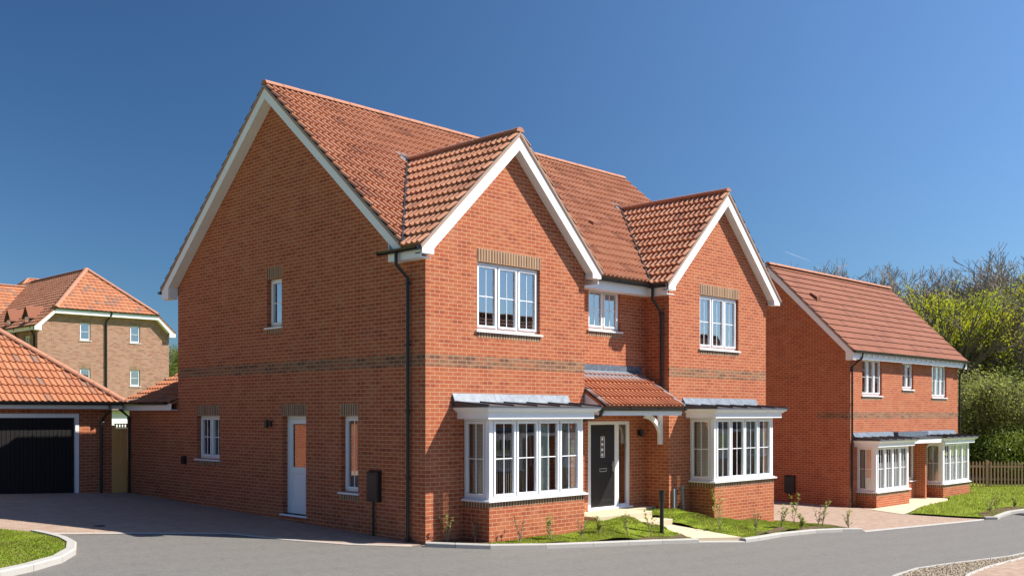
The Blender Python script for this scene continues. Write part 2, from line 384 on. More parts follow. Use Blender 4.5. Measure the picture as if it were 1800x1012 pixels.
def roof_slope(P0, U, V, Wd, L, name, mat, parent, gauge=.32, wave=.15, ns=6, amp=.034, lip=.04, clips=(), under=.06, tw=.3):
    """tiled slope: P0 eave corner, U unit along eave, V unit up the slope"""
    P0, U, V = Vector(P0), Vector(U).normalized(), Vector(V).normalized(); N = U.cross(V).normalized()
    if N.z < 0: N = -N
    nu = max(1, int(round(Wd / wave * ns))); nc = int(math.ceil(L / gauge)); verts = []; faces = []; uvs = []
    def prof(s):
        f = (s / wave) % 1.0
        return amp * (math.sin(math.pi * f / .6) if f < .6 else 0.0) if ns > 2 else amp * (1 if int(round(s / wave * ns)) % 2 else 0)
    pr = [prof(Wd * i / nu) for i in range(nu + 1)]
    rows = []
    for c in range(nc):
        t0, t1 = c * gauge, min(L, (c + 1) * gauge)
        rows.append((t0, lip, c)); rows.append((t1, .004, c))
    for (t_, h, c) in rows:
        for i in range(nu + 1):
            s_ = Wd * i / nu; verts.append(P0 + U * s_ + V * t_ + N * (h + pr[i]))
    m = nu + 1
    for r in range(len(rows) - 1):
        for i in range(nu):
            faces.append((r * m + i, r * m + i + 1, (r + 1) * m + i + 1, (r + 1) * m + i))
            c = rows[r][2] + (0 if r % 2 == 0 else .98); c1 = rows[r][2] + .98
            c0 = rows[r][2] + .02 if r % 2 == 0 else rows[r][2] + .98
            uvs.append([(Wd * i / nu / tw, c0), (Wd * (i + 1) / nu / tw - 1e-3, c0), (Wd * (i + 1) / nu / tw - 1e-3, c1), (Wd * i / nu / tw, c1)])
    # front lip and underside
    b = len(verts)
    for i in range(m): verts.append(P0 + U * (Wd * i / nu) - N * .0)
    for i in range(nu): faces.append((b + i, b + i + 1, i + 1, i)); uvs.append([(Wd * i / nu / tw, .02)] * 4)
    b = len(verts); verts += [P0 - N * .005, P0 + U * Wd - N * .005, P0 + U * Wd + V * L - N * .005, P0 + V * L - N * .005]
    b2 = len(verts); verts += [v - N * under for v in verts[b:b + 4]]
    for f in ((0, 1, 2, 3), (4, 5, 6, 7), (0, 1, 5, 4), (1, 2, 6, 5), (2, 3, 7, 6), (3, 0, 4, 7)): faces.append(tuple(b + k for k in f)); uvs.append([(.5, .5)] * 4)
    me = bpy.data.meshes.new(name); me.from_pydata([tuple(v) for v in verts], [], faces)
    ul = me.uv_layers.new(name='uv'); flat = [c for f in uvs for q in f for c in q]; ul.data.foreach_set('uv', flat)
    if clips:
        bm = bmesh.new(); bm.from_mesh(me)
        for co, no in clips:
            bmesh.ops.bisect_plane(bm, geom=bm.verts[:] + bm.edges[:] + bm.faces[:], plane_co=co, plane_no=no, clear_outer=True)
        bm.to_mesh(me); bm.free()
    return link(name, me, mat, parent)

def ridge_run(a, b, parent, mat=None, r=.105, seg=.45, name='ridge', drop=.0):
    a, b = Vector(a), Vector(b); d = (b - a); L = d.length; d.normalize(); n = max(1, round(L / seg)); mb = MB()
    sd = d.cross(Vector((0, 0, 1))).normalized(); up = sd.cross(d).normalized()
    for i in range(n):
        p0 = a + d * (L * i / n); p1 = a + d * (L * (i + 1) / n - .012); rr = r * (1 + .02 * (i % 2)); b0 = len(mb.v); K = 8
        for p in (p0, p1):
            for k in range(K + 1):
                t_ = math.pi * k / K; mb.v.append(tuple(p + sd * (math.cos(t_) * rr) + up * (math.sin(t_) * rr * .85 - .03)))
        for k in range(K): mb.f.append([b0 + k, b0 + k + 1, b0 + K + 2 + k, b0 + K + 1 + k])
        mb.f.append([b0 + k for k in range(K + 1)]); mb.f.append([b0 + K + 1 + k for k in range(K + 1)])
    return B(mb, name, mat or M['ridge'], parent)

def wall(mb, mp, a0, a1, z0, z1, holes=(), t=.3, extra_cuts=()):
    """cell grid with openings (a0,a1,z0,z1) plus reveals of depth t"""
    As = sorted({a0, a1, *[h[0] for h in holes], *[h[1] for h in holes]}); Zs = sorted({z0, z1, *[h[2] for h in holes], *[h[3] for h in holes]})
    for i in range(len(As) - 1):
        for j in range(len(Zs) - 1):
            ca, cz = (As[i] + As[i + 1]) / 2, (Zs[j] + Zs[j + 1]) / 2
            if any(h[0] < ca < h[1] and h[2] < cz < h[3] for h in holes): continue
            mb.face([mp(As[i], 0, Zs[j]), mp(As[i + 1], 0, Zs[j]), mp(As[i + 1], 0, Zs[j + 1]), mp(As[i], 0, Zs[j + 1])])
    for h in holes:
        for p, q in (((h[0], h[2]), (h[1], h[2])), ((h[1], h[2]), (h[1], h[3])), ((h[1], h[3]), (h[0], h[3])), ((h[0], h[3]), (h[0], h[2]))):
            mb.face([mp(p[0], 0, p[1]), mp(q[0], 0, q[1]), mp(q[0], t, q[1]), mp(p[0], t, p[1])])

def room(parent, mp, a0, a1, z0, z1, depth=2.6, d0=.3, curtains=(), cm='blind', pad=.35, name='room_interior'):
    mb = MB(); A0, A1, Z0, Z1 = a0 - pad, a1 + pad, z0 - .5, z1 + .3
    c = [mp(A0, d0, Z0), mp(A1, d0, Z0), mp(A1, d0, Z1), mp(A0, d0, Z1), mp(A0, depth, Z0), mp(A1, depth, Z0), mp(A1, depth, Z1), mp(A0, depth, Z1)]
    for f in ((4, 5, 6, 7), (0, 1, 5, 4), (1, 2, 6, 5), (2, 3, 7, 6), (3, 0, 4, 7)): mb.face([c[k] for k in f])
    # inner wall face round the opening
    for (p0, p1, q0, q1) in ((A0, a0, Z0, Z1), (a1, A1, Z0, Z1), (a0, a1, Z0, z0), (a0, a1, z1, Z1)):
        mb.face([mp(p0, d0, q0), mp(p1, d0, q0), mp(p1, d0, q1), mp(p0, d0, q1)])
    r = B(mb, name, M['room'], parent)
    for (c0, c1) in curtains:
        m2 = MB(); n = max(6, int((c1 - c0) / .035)); pts = []
        for i in range(n + 1):
            a = c0 + (c1 - c0) * i / n; d = d0 + .08 + .03 * math.sin(i * 1.7) + .01 * math.sin(i * .6); pts.append((a, d))
        for (a, d), (e, f) in zip(pts, pts[1:]): m2.face([mp(a, d, z0 - .1), mp(e, f, z0 - .1), mp(e, f, z1 + .05), mp(a, d, z1 + .05)])
        B(m2, 'curtain', M[cm], r)
    return r

def window(parent, mp, a0, a1, z0, z1, lights=1, vb=1, hb=1, rec=.07, sill=True, lintel=True, under=True, sillz=.05, curtains=(), cm='blind', roomd=2.6, widths=None, pad=.35):
    fr = .045; sash = .048; mb = MB(); D0 = rec; D1 = rec + .07
    def bx(p0, p1, d0, d1, q0, q1, m=mb): m.box(p0, p1, d0, d1, q0, q1, mp)
    bx(a0, a1, D0, D1, z1 - fr, z1); bx(a0, a1, D0, D1, z0, z0 + fr)
    bx(a0, a0 + fr, D0, D1, z0 + fr, z1 - fr); bx(a1 - fr, a1, D0, D1, z0 + fr, z1 - fr)
    widths = widths or [1] * lights; tot = sum(widths); x = a0 + fr; IW = (a1 - a0 - 2 * fr) - (lights - 1) * .035
    pane = MB()
    for i, w in enumerate(widths):
        w_ = IW * w / tot; l, r = x, x + w_
        if i < lights - 1: bx(r, r + .035, D0, D1, z0 + fr, z1 - fr)
        s0, s1 = D0 - .018, D1 - .012
        bx(l + .003, r - .003, s0, s1, z1 - fr - sash, z1 - fr - .003); bx(l + .003, r - .003, s0, s1, z0 + fr + .003, z0 + fr + sash)
        bx(l + .003, l + sash, s0, s1, z0 + fr + sash, z1 - fr - sash); bx(r - sash, r - .003, s0, s1, z0 + fr + sash, z1 - fr - sash)
        gx0, gx1, gz0, gz1 = l + sash, r - sash, z0 + fr + sash, z1 - fr - sash
        for k in range(vb): c = gx0 + (gx1 - gx0) * (k + 1) / (vb + 1); bx(c - .009, c + .009, D0 + .012, D0 + .028, gz0, gz1)
        for k in range(hb): c = gz0 + (gz1 - gz0) * (k + 1) / (hb + 1); bx(gx0, gx1, D0 + .012, D0 + .028, c - .009, c + .009)
        pane.box(gx0 - .005, gx1 + .005, D0 + .018, D0 + .022, gz0 - .005, gz1 + .005, mp) if False else pane.face([mp(gx0, D0 + .02, gz0), mp(gx1, D0 + .02, gz0), mp(gx1, D0 + .02, gz1), mp(gx0, D0 + .02, gz1)])
        x = r + .035
    wobj = B(mb, 'window', M['white'], parent, bevel=.004)
    B(pane, 'pane', M['glass'], wobj)
    if sill:
        m2 = MB(); m2.prism([mp(a0 - .05, -.045, z0 - sillz), mp(a0 - .05, rec + .02, z0 - sillz), mp(a0 - .05, rec + .02, z0 - .002), mp(a0 - .05, -.045, z0 - .02)], Vector(mp(a1 + .05, 0, 0)) - Vector(mp(a0 - .05, 0, 0)))
        B(m2, 'sill', M['white'], wobj)
    if lintel:
        m2 = MB(); m2.box(a0 - .01, a1 + .01, -.003, .012, z1 + .003, z1 + .245, mp); lin = B(m2, 'lintel', M['soldier'], parent, uv=False); uvs(lin, z1 + .003)
    if under:
        m2 = MB(); m2.box(a0 - .01, a1 + .01, -.003, .012, z0 - sillz - .105, z0 - sillz - .003, mp); lin = B(m2, 'sill_bricks', M['soldier'], parent, uv=False); uvs(lin, z0 - .25)
    if roomd: room(parent, mp, a0, a1, z0, z1, roomd, curtains=curtains, cm=cm, pad=pad)
    return wobj
def uvs(o, zoff):
    me = o.data; uvl = me.uv_layers.new(name='uv'); org = ORG[o.name]
    for p in me.polygons:
        n = p.normal
        for li in p.loop_indices:
            c = me.vertices[me.loops[li].vertex_index].co + org
            uvl.data[li].uv = ((c.y if abs(n.x) > abs(n.y) else c.x), c.z - zoff + .002)

def gutter(parent, pts, r=.066, brackets=None, name='gutter'):
    mb = MB(); pts = [Vector(p) for p in pts]
    for a, b in zip(pts, pts[1:]):
        d = (b - a).normalized(); sd = d.cross(Vector((0, 0, 1))); K = 6
        b0 = len(mb.v)
        for p in (a, b):
            for k in range(K + 1):
                t_ = math.pi * k / K; mb.v.append(tuple(p + sd * (math.cos(t_) * r) - Vector((0, 0, math.sin(t_) * r))))
            for k in range(K + 1):
                t_ = math.pi * (K - k) / K; mb.v.append(tuple(p + sd * (math.cos(t_) * (r - .006)) - Vector((0, 0, math.sin(t_) * (r - .006)))))
        m = 2 * K + 2
        for k in range(m): k2 = (k + 1) % m; mb.f.append([b0 + k, b0 + k2, b0 + m + k2, b0 + m + k])
        for e in (0, m):
            mb.f.append([b0 + e + k for k in range(K + 1)])
        n = max(1, int((b - a).length / .9))
        for i in range(n + 1):
            c = a.lerp(b, min(.97, max(.03, i / n))); q = .022
            pr = []
            for s_ in (-q, q):
                for k in range(K + 1):
                    t_ = math.pi * k / K; pr.append(c + d * s_ + sd * (math.cos(t_) * (r + .01)) - Vector((0, 0, math.sin(t_) * (r + .012) - .01)))
            b1 = len(mb.v); mb.v += [tuple(v) for v in pr]
            for k in range(K): mb.f.append([b1 + k, b1 + k + 1, b1 + K + 2 + k, b1 + K + 1 + k])
            mb.f.append([b1 + k for k in range(K + 1)]); mb.f.append([b1 + K + 1 + k for k in range(K + 1)])
    return B(mb, name, M['gutterblack'], parent)
def downpipe(parent, pts, r=.034, wallside=(1, 0, 0)):
    mb = MB(); mb.tube(pts, r, 10)
    a, b = Vector(pts[-2]), Vector(pts[-1]); L = (b - a).length; n = max(1, int(L / 1.2))
    for i in range(n + 1):
        p = a.lerp(b, min(.98, max(.02, i / n))); mb.tube([p + Vector((0, 0, .03)), p - Vector((0, 0, .03))], r + .009, 10)
        q = Vector(wallside) * .05; s_ = Vector((q.y, q.x, 0)).normalized() * (r + .035)
        mb.tube([p - s_, p + s_], .014, 6)
    o = B(mb, 'downpipe', M['black'], parent, smooth=False); return o

def clip(o, planes):
    bm = bmesh.new(); bm.from_mesh(o.data); org = ORG[o.name]
    for co, no in planes:
        bmesh.ops.bisect_plane(bm, geom=bm.verts[:] + bm.edges[:] + bm.faces[:], plane_co=Vector(co) - org, plane_no=no, clear_outer=True)
    bm.to_mesh(o.data); bm.free()

def panel(mb, pane, mp, a0, a1, z0, z1, lights, vb=1, hb=1, fr=.04, sash=.048, mull=.03):
    D0, D1 = 0.0, .07
    bx = lambda p0, p1, d0, d1, q0, q1: mb.box(p0, p1, d0, d1, q0, q1, mp)
    bx(a0, a1, D0, D1, z1 - fr, z1); bx(a0, a1, D0, D1, z0, z0 + fr); bx(a0, a0 + fr, D0, D1, z0 + fr, z1 - fr); bx(a1 - fr, a1, D0, D1, z0 + fr, z1 - fr)
    IW = (a1 - a0 - 2 * fr - (lights - 1) * mull) / lights; x = a0 + fr
    for i in range(lights):
        l, r = x, x + IW
        if i < lights - 1: bx(r, r + mull, D0 + .004, D1, z0 + fr, z1 - fr)
        s0, s1 = -.016, .055
        bx(l + .003, r - .003, s0, s1, z1 - fr - sash, z1 - fr - .003); bx(l + .003, r - .003, s0, s1, z0 + fr + .003, z0 + fr + sash)
        bx(l + .003, l + sash, s0, s1, z0 + fr + sash, z1 - fr - sash); bx(r - sash, r - .003, s0, s1, z0 + fr + sash, z1 - fr - sash)
        gx0, gx1, gz0, gz1 = l + sash, r - sash, z0 + fr + sash, z1 - fr - sash
        for k in range(vb): c = gx0 + (gx1 - gx0) * (k + 1) / (vb + 1); bx(c - .009, c + .009, .012, .028, gz0, gz1)
        for k in range(hb): c = gz0 + (gz1 - gz0) * (k + 1) / (hb + 1); bx(gx0, gx1, .012, .028, c - .009, c + .009)
        pane.face([mp(gx0, .02, gz0), mp(gx1, .02, gz0), mp(gx1, .02, gz1), mp(gx0, .02, gz1)])
        x = r + mull

def bay(parent, x0, x1, yw, dz, zb, lights=4, proj=.7, cx0=None, cx1=None, curt=(), far=False):
    yf = yw - proj
    m = MB(); m.box(x0, x1, yf, yw - .002, zb, dz + .64); B(m, 'bay_plinth', M['brick'], parent)
    m = MB(); m.box(x0 - .002, x1 + .002, yf - .002, yw - .004, dz + .642, dz + .745); sb = B(m, 'sill_bricks', M['soldier'], parent, uv=False); uvs(sb, dz + .5)
    fr = MB(); pn = MB(); a0, a1 = x0 + .02, x1 - .02; f0 = yf + .02; z0, z1 = dz + .80, dz + 2.275
    post = .075
    for px in (a0, a1 - post): fr.box(px, px + post, f0, f0 + post, z0, z1)
    panel(fr, pn, lambda a, d, z: (a, f0 + .006 + d, z), a0 + post, a1 - post, z0, z1, lights)
    panel(fr, pn, lambda a, d, z: (a0 + .006 + d, a, z), f0 + post, yw - .003, z0, z1, 1, 1, 1)
    panel(fr, pn, lambda a, d, z: (a1 - .006 - d, a, z), f0 + post, yw - .003, z0, z1, 1, 1, 1)
    fo = B(fr, 'bay_window', M['white'], parent, bevel=0 if far else .004)
    B(pn, 'pane', M['glass'], fo)
    m = MB(); m.box(x0 - .06, x1 + .06, yf - .06, f0 + .1, dz + .747, dz + .782); m.box(x0 - .06, x0 + .12, f0 + .1, yw - .003, dz + .747, dz + .782); m.box(x1 - .12, x1 + .06, f0 + .1, yw - .003, dz + .747, dz + .782)
    m.box(x0 - .02, x1 + .02, yf - .02, f0 + .1, dz + .782, dz + .80); m.box(x0 - .02, x0 + .12, f0 + .1, yw - .003, dz + .782, dz + .80); m.box(x1 - .12, x1 + .02, f0 + .1, yw - .003, dz + .782, dz + .80)
    B(m, 'sill', M['white'], fo, bevel=.006)
    # cornice, stepping outwards
    m = MB(); e0, e1, ef = x0 - .16, x1 + .14, yf - .14
    m.box(e0, e1, ef, yw - .004, dz + 2.277, dz + 2.40)
    K = 5
    prof = [(0, 2.40), (.03, 2.405), (.05, 2.43), (.085, 2.445), (.10, 2.47), (.10, 2.49)]
    for (o0, q0), (o1, q1) in zip(prof, prof[1:]):
        m.hexa([(e0 - o0, ef - o0, dz + q0), (e1 + o0, ef - o0, dz + q0), (e1 + o0, yw - .004, dz + q0), (e0 - o0, yw - .004, dz + q0), (e0 - o1, ef - o1, dz + q1 + .001), (e1 + o1, ef - o1, dz + q1 + .001), (e1 + o1, yw - .004, dz + q1 + .001), (e0 - o1, yw - .004, dz + q1 + .001)])
    B(m, 'cornice', M['fascia'], fo)
    # sheet roof with rolls
    c0, c1, cf = e0 - .12, e1 + .12, ef - .12
    m = MB(); zb_, zf = dz + 2.59, dz + 2.515
    m.hexa([(c0, cf, dz + 2.492), (c1, cf, dz + 2.492), (c1, yw - .003, dz + 2.492), (c0, yw - .003, dz + 2.492), (c0, cf, zf), (c1, cf, zf), (c1, yw - .003, zb_), (c0, yw - .003, zb_)])
    n = 5
    for i in range(n + 1):
        x = c0 + .02 + (c1 - c0 - .04) * i / n
        m.hexa([(x - .02, cf - .006, zf - .002), (x + .02, cf - .006, zf - .002), (x + .02, yw - .005, zb_ - .002), (x - .02, yw - .005, zb_ - .002), (x - .012, cf - .006, zf + .03), (x + .012, cf - .006, zf + .03), (x + .012, yw - .005, zb_ + .03), (x - .012, yw - .005, zb_ + .03)])
    B(m, 'canopy_roof', M['canopy'], fo)
    m = MB(); fx0, fx1 = c0 + .0, c1 - .0; n = 3
    for i in range(n):
        p, q = fx0 + (fx1 - fx0) * i / n, fx0 + (fx1 - fx0) * (i + 1) / n; o = .004 * (i % 2)
        m.hexa([(p, yw - .09, dz + 2.585 - o), (q + .03, yw - .09, dz + 2.585 - o), (q + .03, yw - .003, dz + 2.60), (p, yw - .003, dz + 2.60), (p, yw - .085, dz + 2.60 + o), (q + .03, yw - .085, dz + 2.60 + o), (q + .03, yw - .006 - o, dz + 2.755), (p, yw - .006 - o, dz + 2.755)])
    B(m, 'lead_flashing', M['lead'], parent)
    for (pts_) in ([(x0 + .17, yf + .22 + k * .06) for k in range(8)], [(x1 - .17, yf + .22 + k * .06) for k in range(8)], [(x0 + (x1 - x0) * .56 + k * .035, yf + .20 + .02 * (k % 2)) for k in range(12)]):
        m = MB()
        for (a, b), (c, d) in zip(pts_, pts_[1:]):
            w_ = .02 if pts_[0][0] == pts_[1][0] else 0; i_ = pts_.index((a, b)); o0, o1 = w_ * (i_ % 2), w_ * ((i_ + 1) % 2)
            m.face([(a + o0, b, dz + .82), (c + o1, d, dz + .82), (c + o1, d, dz + 2.25), (a + o0, b, dz + 2.25)])
        B(m, 'curtain', M['curtain'], fo)
    for q0, q1 in ((.17, .53), (.72, .8)):
        m = MB(); n_ = 16; w_ = (x1 - x0) * (q1 - q0) / n_
        for k in range(n_):
            a = x0 + (x1 - x0) * q0 + w_ * k; m.face([(a, yf + .50, dz + .82), (a + w_ * .96, yf + .53, dz + .82), (a + w_ * .96, yf + .53, dz + 2.25), (a, yf + .50, dz + 2.25)])
        B(m, 'blind', M['slat'], fo)
    hx0, hx1 = x0 + .12, x1 - .12
    room(parent, front(yw), hx0, hx1, dz + .8, dz + 2.3, 3.2, d0=.12, curtains=curt, cm='curtain', pad=.5)
    return (hx0, hx1, dz + .6, dz + 2.3)

# ------------------------------------------------------------------ ground and setting
drape('ground', [(-600, -600), (900, -600), (900, 900), (-600, 900)], -.06, M['lawn'])
KL = [(-.21, -.24), (.18, -.60), (.67, -.99), (1.73, -1.38), (2.83, -1.60), (4.6, -1.92), (5.55, -2.15), (6.64, -2.58), (7.28, -2.52), (8.63, -2.3), (10.35, -2.24), (11.4, -2.4), (12.0, -2.62)]
drape('road', [(-40, -40), (80, -40), (80, -4), (60, -3.4), (23.6, -2.55), (20.5, -2.2), (19.5, 1.0), (12, 1), (11.9, -1), (4.5, -.6), (4.4, .4), (0, .4), (-.05, 3), (-3, 6), (-8, 7), (-40, 4)], 0, M['asphalt'])
drape('driveway', [(-5.3, 3.86), (-3.74, 3.38), (-2.38, 2.80), (-1.95, 1.6), (-1.3, .55), (-.45, -.12), (.05, .1), (.05, 12.2), (-22, 12.6), (-22, 6.5), (-9, 6.4), (-6.6, 5.4), (-5.9, 4.6)], .006, M['paving'])
kerb('kerb', [(-5.2, 3.95), (-3.74, 3.38), (-2.38, 2.80), (-1.95, 1.62), (-1.3, .6), (-.4, -.1)], .13, .012)
kerb('kerb', KL[:7], .125, .085); kerb('kerb', KL[6:8], .125, .03); kerb('kerb', KL[7:], .125, .085)
kerb('kerb', [(12.05, -2.66), (20.3, -2.6)], .12, .015)
kerb('kerb', [(20.3, -2.62), (20.62, -2.86), (21.4, -2.72), (22.76, -2.56), (25, -2.75), (40, -3.2)], .13, .09)
drape('driveway', [(12.05, -2.54), (12.35, -1.2), (11.95, -.3), (11.9, 9.5), (20.0, 9.5), (20.0, 1.6), (20.5, .9), (19.3, -.6), (20.3, -2.48)], .008, M['paving'])
drape('footpath', [(19.15, -.55), (19.9, .9), (20.5, .93), (23.2, .93), (23.3, 1.62), (26.1, 1.62), (26.1, .75), (25.0, .35), (22.0, .1)], .02, M['slab'])
LL = [(-14, -6.5), (-9.4, -1.9), (-7.43, -.37), (-6.85, .06), (-6.24, .63), (-5.75, 1.35), (-5.42, 2.12), (-5.30, 2.75), (-5.30, 3.3), (-5.36, 3.8)]
kerb('kerb', LL, .14, .10)
CT = [(0.1, -.3, .03), (.93, -.75, .02), (2.2, -.75, .03), (3.7, -.72, .04), (4.4, -.2, .12), (5.3, -.35, .15), (5.6, -1.0, -.02), (4.6, -1.8, -.15), (2.8, -1.48, -.06), (1.7, -1.28, -.01), (.7, -.9, .02), (6.5, .2, .16), (7.5, .05, .16), (7.5, -.5, .10), (8.3, -.7, -.08), (9.5, -.75, -.2), (11.1, -.75, -.36),
      (6.7, -2.45, -.25), (7.3, -2.38, -.27), (8.6, -2.15, -.31), (10.35, -2.1, -.39), (12, -2.45, -.48), (12.3, -1.2, -.46), (12, -.3, -.45), (5.4, -1.9, -.18), (6.65, -.9, -.03), (6.65, -1.6, -.15), (5.7, -1.5, -.12), (6.5, -.4, .1)]
def hl(x, y):
    s = w = 0
    for a, b, c in CT:
        d = ((x - a) ** 2 + (y - b) ** 2) ** 1.5 + 1e-4; w += 1 / d; s += c / d
    return s / w
inner = lambda pts, d=.12: [(x, y + d) for x, y in pts]
LA = [(.75, -.82), (.93, -.72)] + [(3.66, -.72), (3.66, -.02), (4.44, -.02), (4.47, -.3), (5.6, -.3), (5.6, -.8), (5.85, -.8), (5.5, -2.0)] + [(4.6, -1.79), (2.83, -1.47), (1.73, -1.26)]
LB = [(6.45, .34), (7.49, .34), (7.49, -.02), (8.3, -.02), (8.3, -.72), (11.08, -.72), (11.08, -.02), (11.95, -.02), (12.3, -1.2), (11.95, -2.48), (11.4, -2.27), (10.35, -2.11), (8.63, -2.17), (7.28, -2.39), (6.66, -2.45), (6.56, -.8), (6.56, -.3), (6.45, -.3)]
BEDA = [(.0, -.01), (.92, -.01), (.92, -.72), (.75, -.84), (.16, -.48), (-.12, -.2)]
drape('lawn', LA, 0, M['lawn'], hfun=hl, step=.25); drape('lawn', LB, 0, M['lawn'], hfun=hl, step=.25)
drape('flower_bed', BEDA, 0, M['soil'], hfun=hl, step=.3)
drape('flower_bed', [(7.4, -2.36), (8.7, -2.14), (10.35, -2.08), (11.4, -2.24), (11.95, -2.45), (12.2, -1.6), (11.2, -1.75), (9.6, -1.85), (8.2, -1.95)], .012, M['soil'], hfun=hl, step=.3)
drape('flower_bed', [(4.2, -1.70), (5.45, -1.95), (5.58, -1.7), (4.3, -1.5)], .012, M['soil'], hfun=hl, step=.3)
hg = lambda x, y: g(x, y) + .075
LC = [(-13.9, -6.2), (-9.5, -1.75), (-7.5, -.22), (-6.93, .2), (-6.35, .73), (-5.88, 1.42), (-5.55, 2.15), (-5.43, 2.75), (-5.43, 3.3), (-5.5, 3.8), (-5.9, 4.5), (-6.6, 5.3), (-9, 6.2), (-14, 6.4)]
drape('lawn', LC, 0, M['lawn'], hfun=hg, step=1.5)
LD = [(19.5, -.62), (22.0, .05), (25.0, .3), (26.15, .7), (26.15, .92), (28.85, .92), (28.85, 1.63), (29.4, 1.63), (29.6, 9), (30.6, 9), (31.2, 2.9), (36, -.5), (40, -3.05), (25, -2.6), (22.76, -2.41), (21.4, -2.57), (20.62, -2.72), (20.35, -2.4)]
hd = lambda x, y: g(x, y) + .06
drape('lawn', LD, 0, M['lawn'], hfun=hd, step=2)
drape('flower_bed', [(20.55, -2.65), (21.4, -2.5), (22.76, -2.35), (25, -2.5), (24.5, -1.9), (21.5, -2.0), (20.7, -2.3)], .015, M['soil'], hfun=hd, step=.6)
# stone bed and paving at the near right
KG = [(3.0, -7.15), (4.55, -6.65), (5.96, -6.45), (7.36, -6.50), (9.95, -6.68), (11.3, -6.62), (14, -6.4), (22, -6.3)]
KG2 = [(4.4, -7.9), (5.98, -7.40), (7.6, -7.18), (10.69, -6.98), (14, -6.85), (22, -6.8)]
drape('gravel_bed', [(x, y - .1) for x, y in KG] + KG2[::-1], .02, M['soil'])
drape('driveway', KG2 + [(22, -14), (4, -14)], .03, M['paving'])
kerb('kerb', KG[::-1], .09, .035, seg=.9); kerb('kerb', KG2, .06, .045, seg=.9)
mb = MB(); gp = [(x, y - .1) for x, y in KG[:6]] + KG2[:5][::-1]
for _ in range(9000):
    x = random.uniform(3, 14); y = random.uniform(-7.9, -6.3)
    if not inpoly(x, y, gp): continue
    r = random.uniform(.012, .028); z = g(x, y) + .025 + random.uniform(0, .012); a = random.uniform(0, 3.1)
    c, s = math.cos(a) * r, math.sin(a) * r; k = random.uniform(.5, .9); b = len(mb.v)
    mb.v += [(x + c, y + s, z), (x - s * k, y + c * k, z), (x - c, y - s, z), (x + s * k, y - c * k, z), (x, y, z + r * .7)]
    mb.f += [[b, b + 1, b + 4], [b + 1, b + 2, b + 4], [b + 2, b + 3, b + 4], [b + 3, b, b + 4]]
tag(B(mb, 'gravel', M['gravel']), 'loose tan shingle filling the narrow bed beside the road at the near right', 'gravel', kind='stuff')
# road and footpath seen beyond the picket fence
drape('footpath', [(33, 4.6), (60, -8), (60, -6.8), (33.5, 5.8)], .07, M['kerb'])
drape('road', [(33.5, 5.8), (60, -6.8), (60, -2), (35, 9)], .05, M['asphalt'])
GU = empty('road_gully', (22.9, -2.85, -.85), 'dark cast iron gully grating set against the kerb at the far right', 'drain')
m = MB()
for k in range(6): m.box(22.55 + k * .12, 22.62 + k * .12, -3.05, -2.68, g(22, -3) - .01, g(22, -3) + .012)
m.box(22.5, 23.25, -3.09, -3.05, g(22, -3) - .01, g(22, -3) + .014); m.box(22.5, 23.25, -2.68, -2.655, g(22, -3) - .01, g(22, -3) + .014); B(m, 'grating', M['black'], GU)
IC = empty('inspection_cover', (-3.9, 4.6, .27), 'small round dark cover in the shaded block paving on the left', 'cover')
m = MB(); m.tube([(-3.9, 4.75, g(-3.9, 4.75) - .02), (-3.9, 4.75, g(-3.9, 4.75) + .018)], .10, 16); B(m, 'lid', M['black'], IC)
# entrance landing, step and path
m = MB(); m.box(4.47, 6.45, -.30, .672, -.2, .20); m.box(6.452, 7.49, .36, .672, -.2, .19); tag(B(m, 'landing', M['slab'], bevel=.008), kind='structure')
m = MB(); m.box(5.6, 6.56, -.78, -.302, -.3, .05); tag(B(m, 'step', M['slab'], bevel=.008), kind='structure')
m = MB()
for i in range(3):
    f0, f1 = i / 3, (i + 1) / 3 - .008
    L = lambda f: Vector((5.85, -.785, -.075)).lerp(Vector((5.52, -2.03, -.185)), f); R = lambda f: Vector((6.56, -.785, -.075)).lerp(Vector((6.66, -2.47, -.225)), f)
    q = [L(f0), L(f1), R(f1), R(f0)]; m.hexa([p - Vector((0, 0, .1)) for p in q] + q)
tag(B(m, 'footpath', M['slab']), kind='structure')
# ------------------------------------------------------------------ grass
grass('grass', LA, hl, 3200, 'short bright turf between the left bay window and the kerb', .012, .03)
grass('grass', LB, hl, 3200, 'short bright turf in front of the right bay window of the large house', .012, .03)
grass('grass', [(-10, -2.3)] + LC[1:13], hg, 3000, 'mown turf on the kerbed island at the near left', .012, .032)
grass('grass', [p for p in LD if p[0] < 37 and p[1] < 5], hd, 260, 'broad sunlit turf in front of the neighbouring house and picket fence', .04, .07)

# ------------------------------------------------------------------ main house
H = empty('detached_house', (5.9, 4.6, 0), 'large red brick house with twin front gables and orange tiled roof', 'house')
SL = .86; ZE = 5.42; YE = .33; RY = 4.95; ZR = ZE + SL * (RY - YE)       # main roof
GS = .98; GZ = 5.38; GH = 2.55                                              # gable roofs
def mainz(y): return ZE + SL * (y - YE)
VX0, VX1 = -.26, 12.12
G1, G2 = 2.26, 9.73
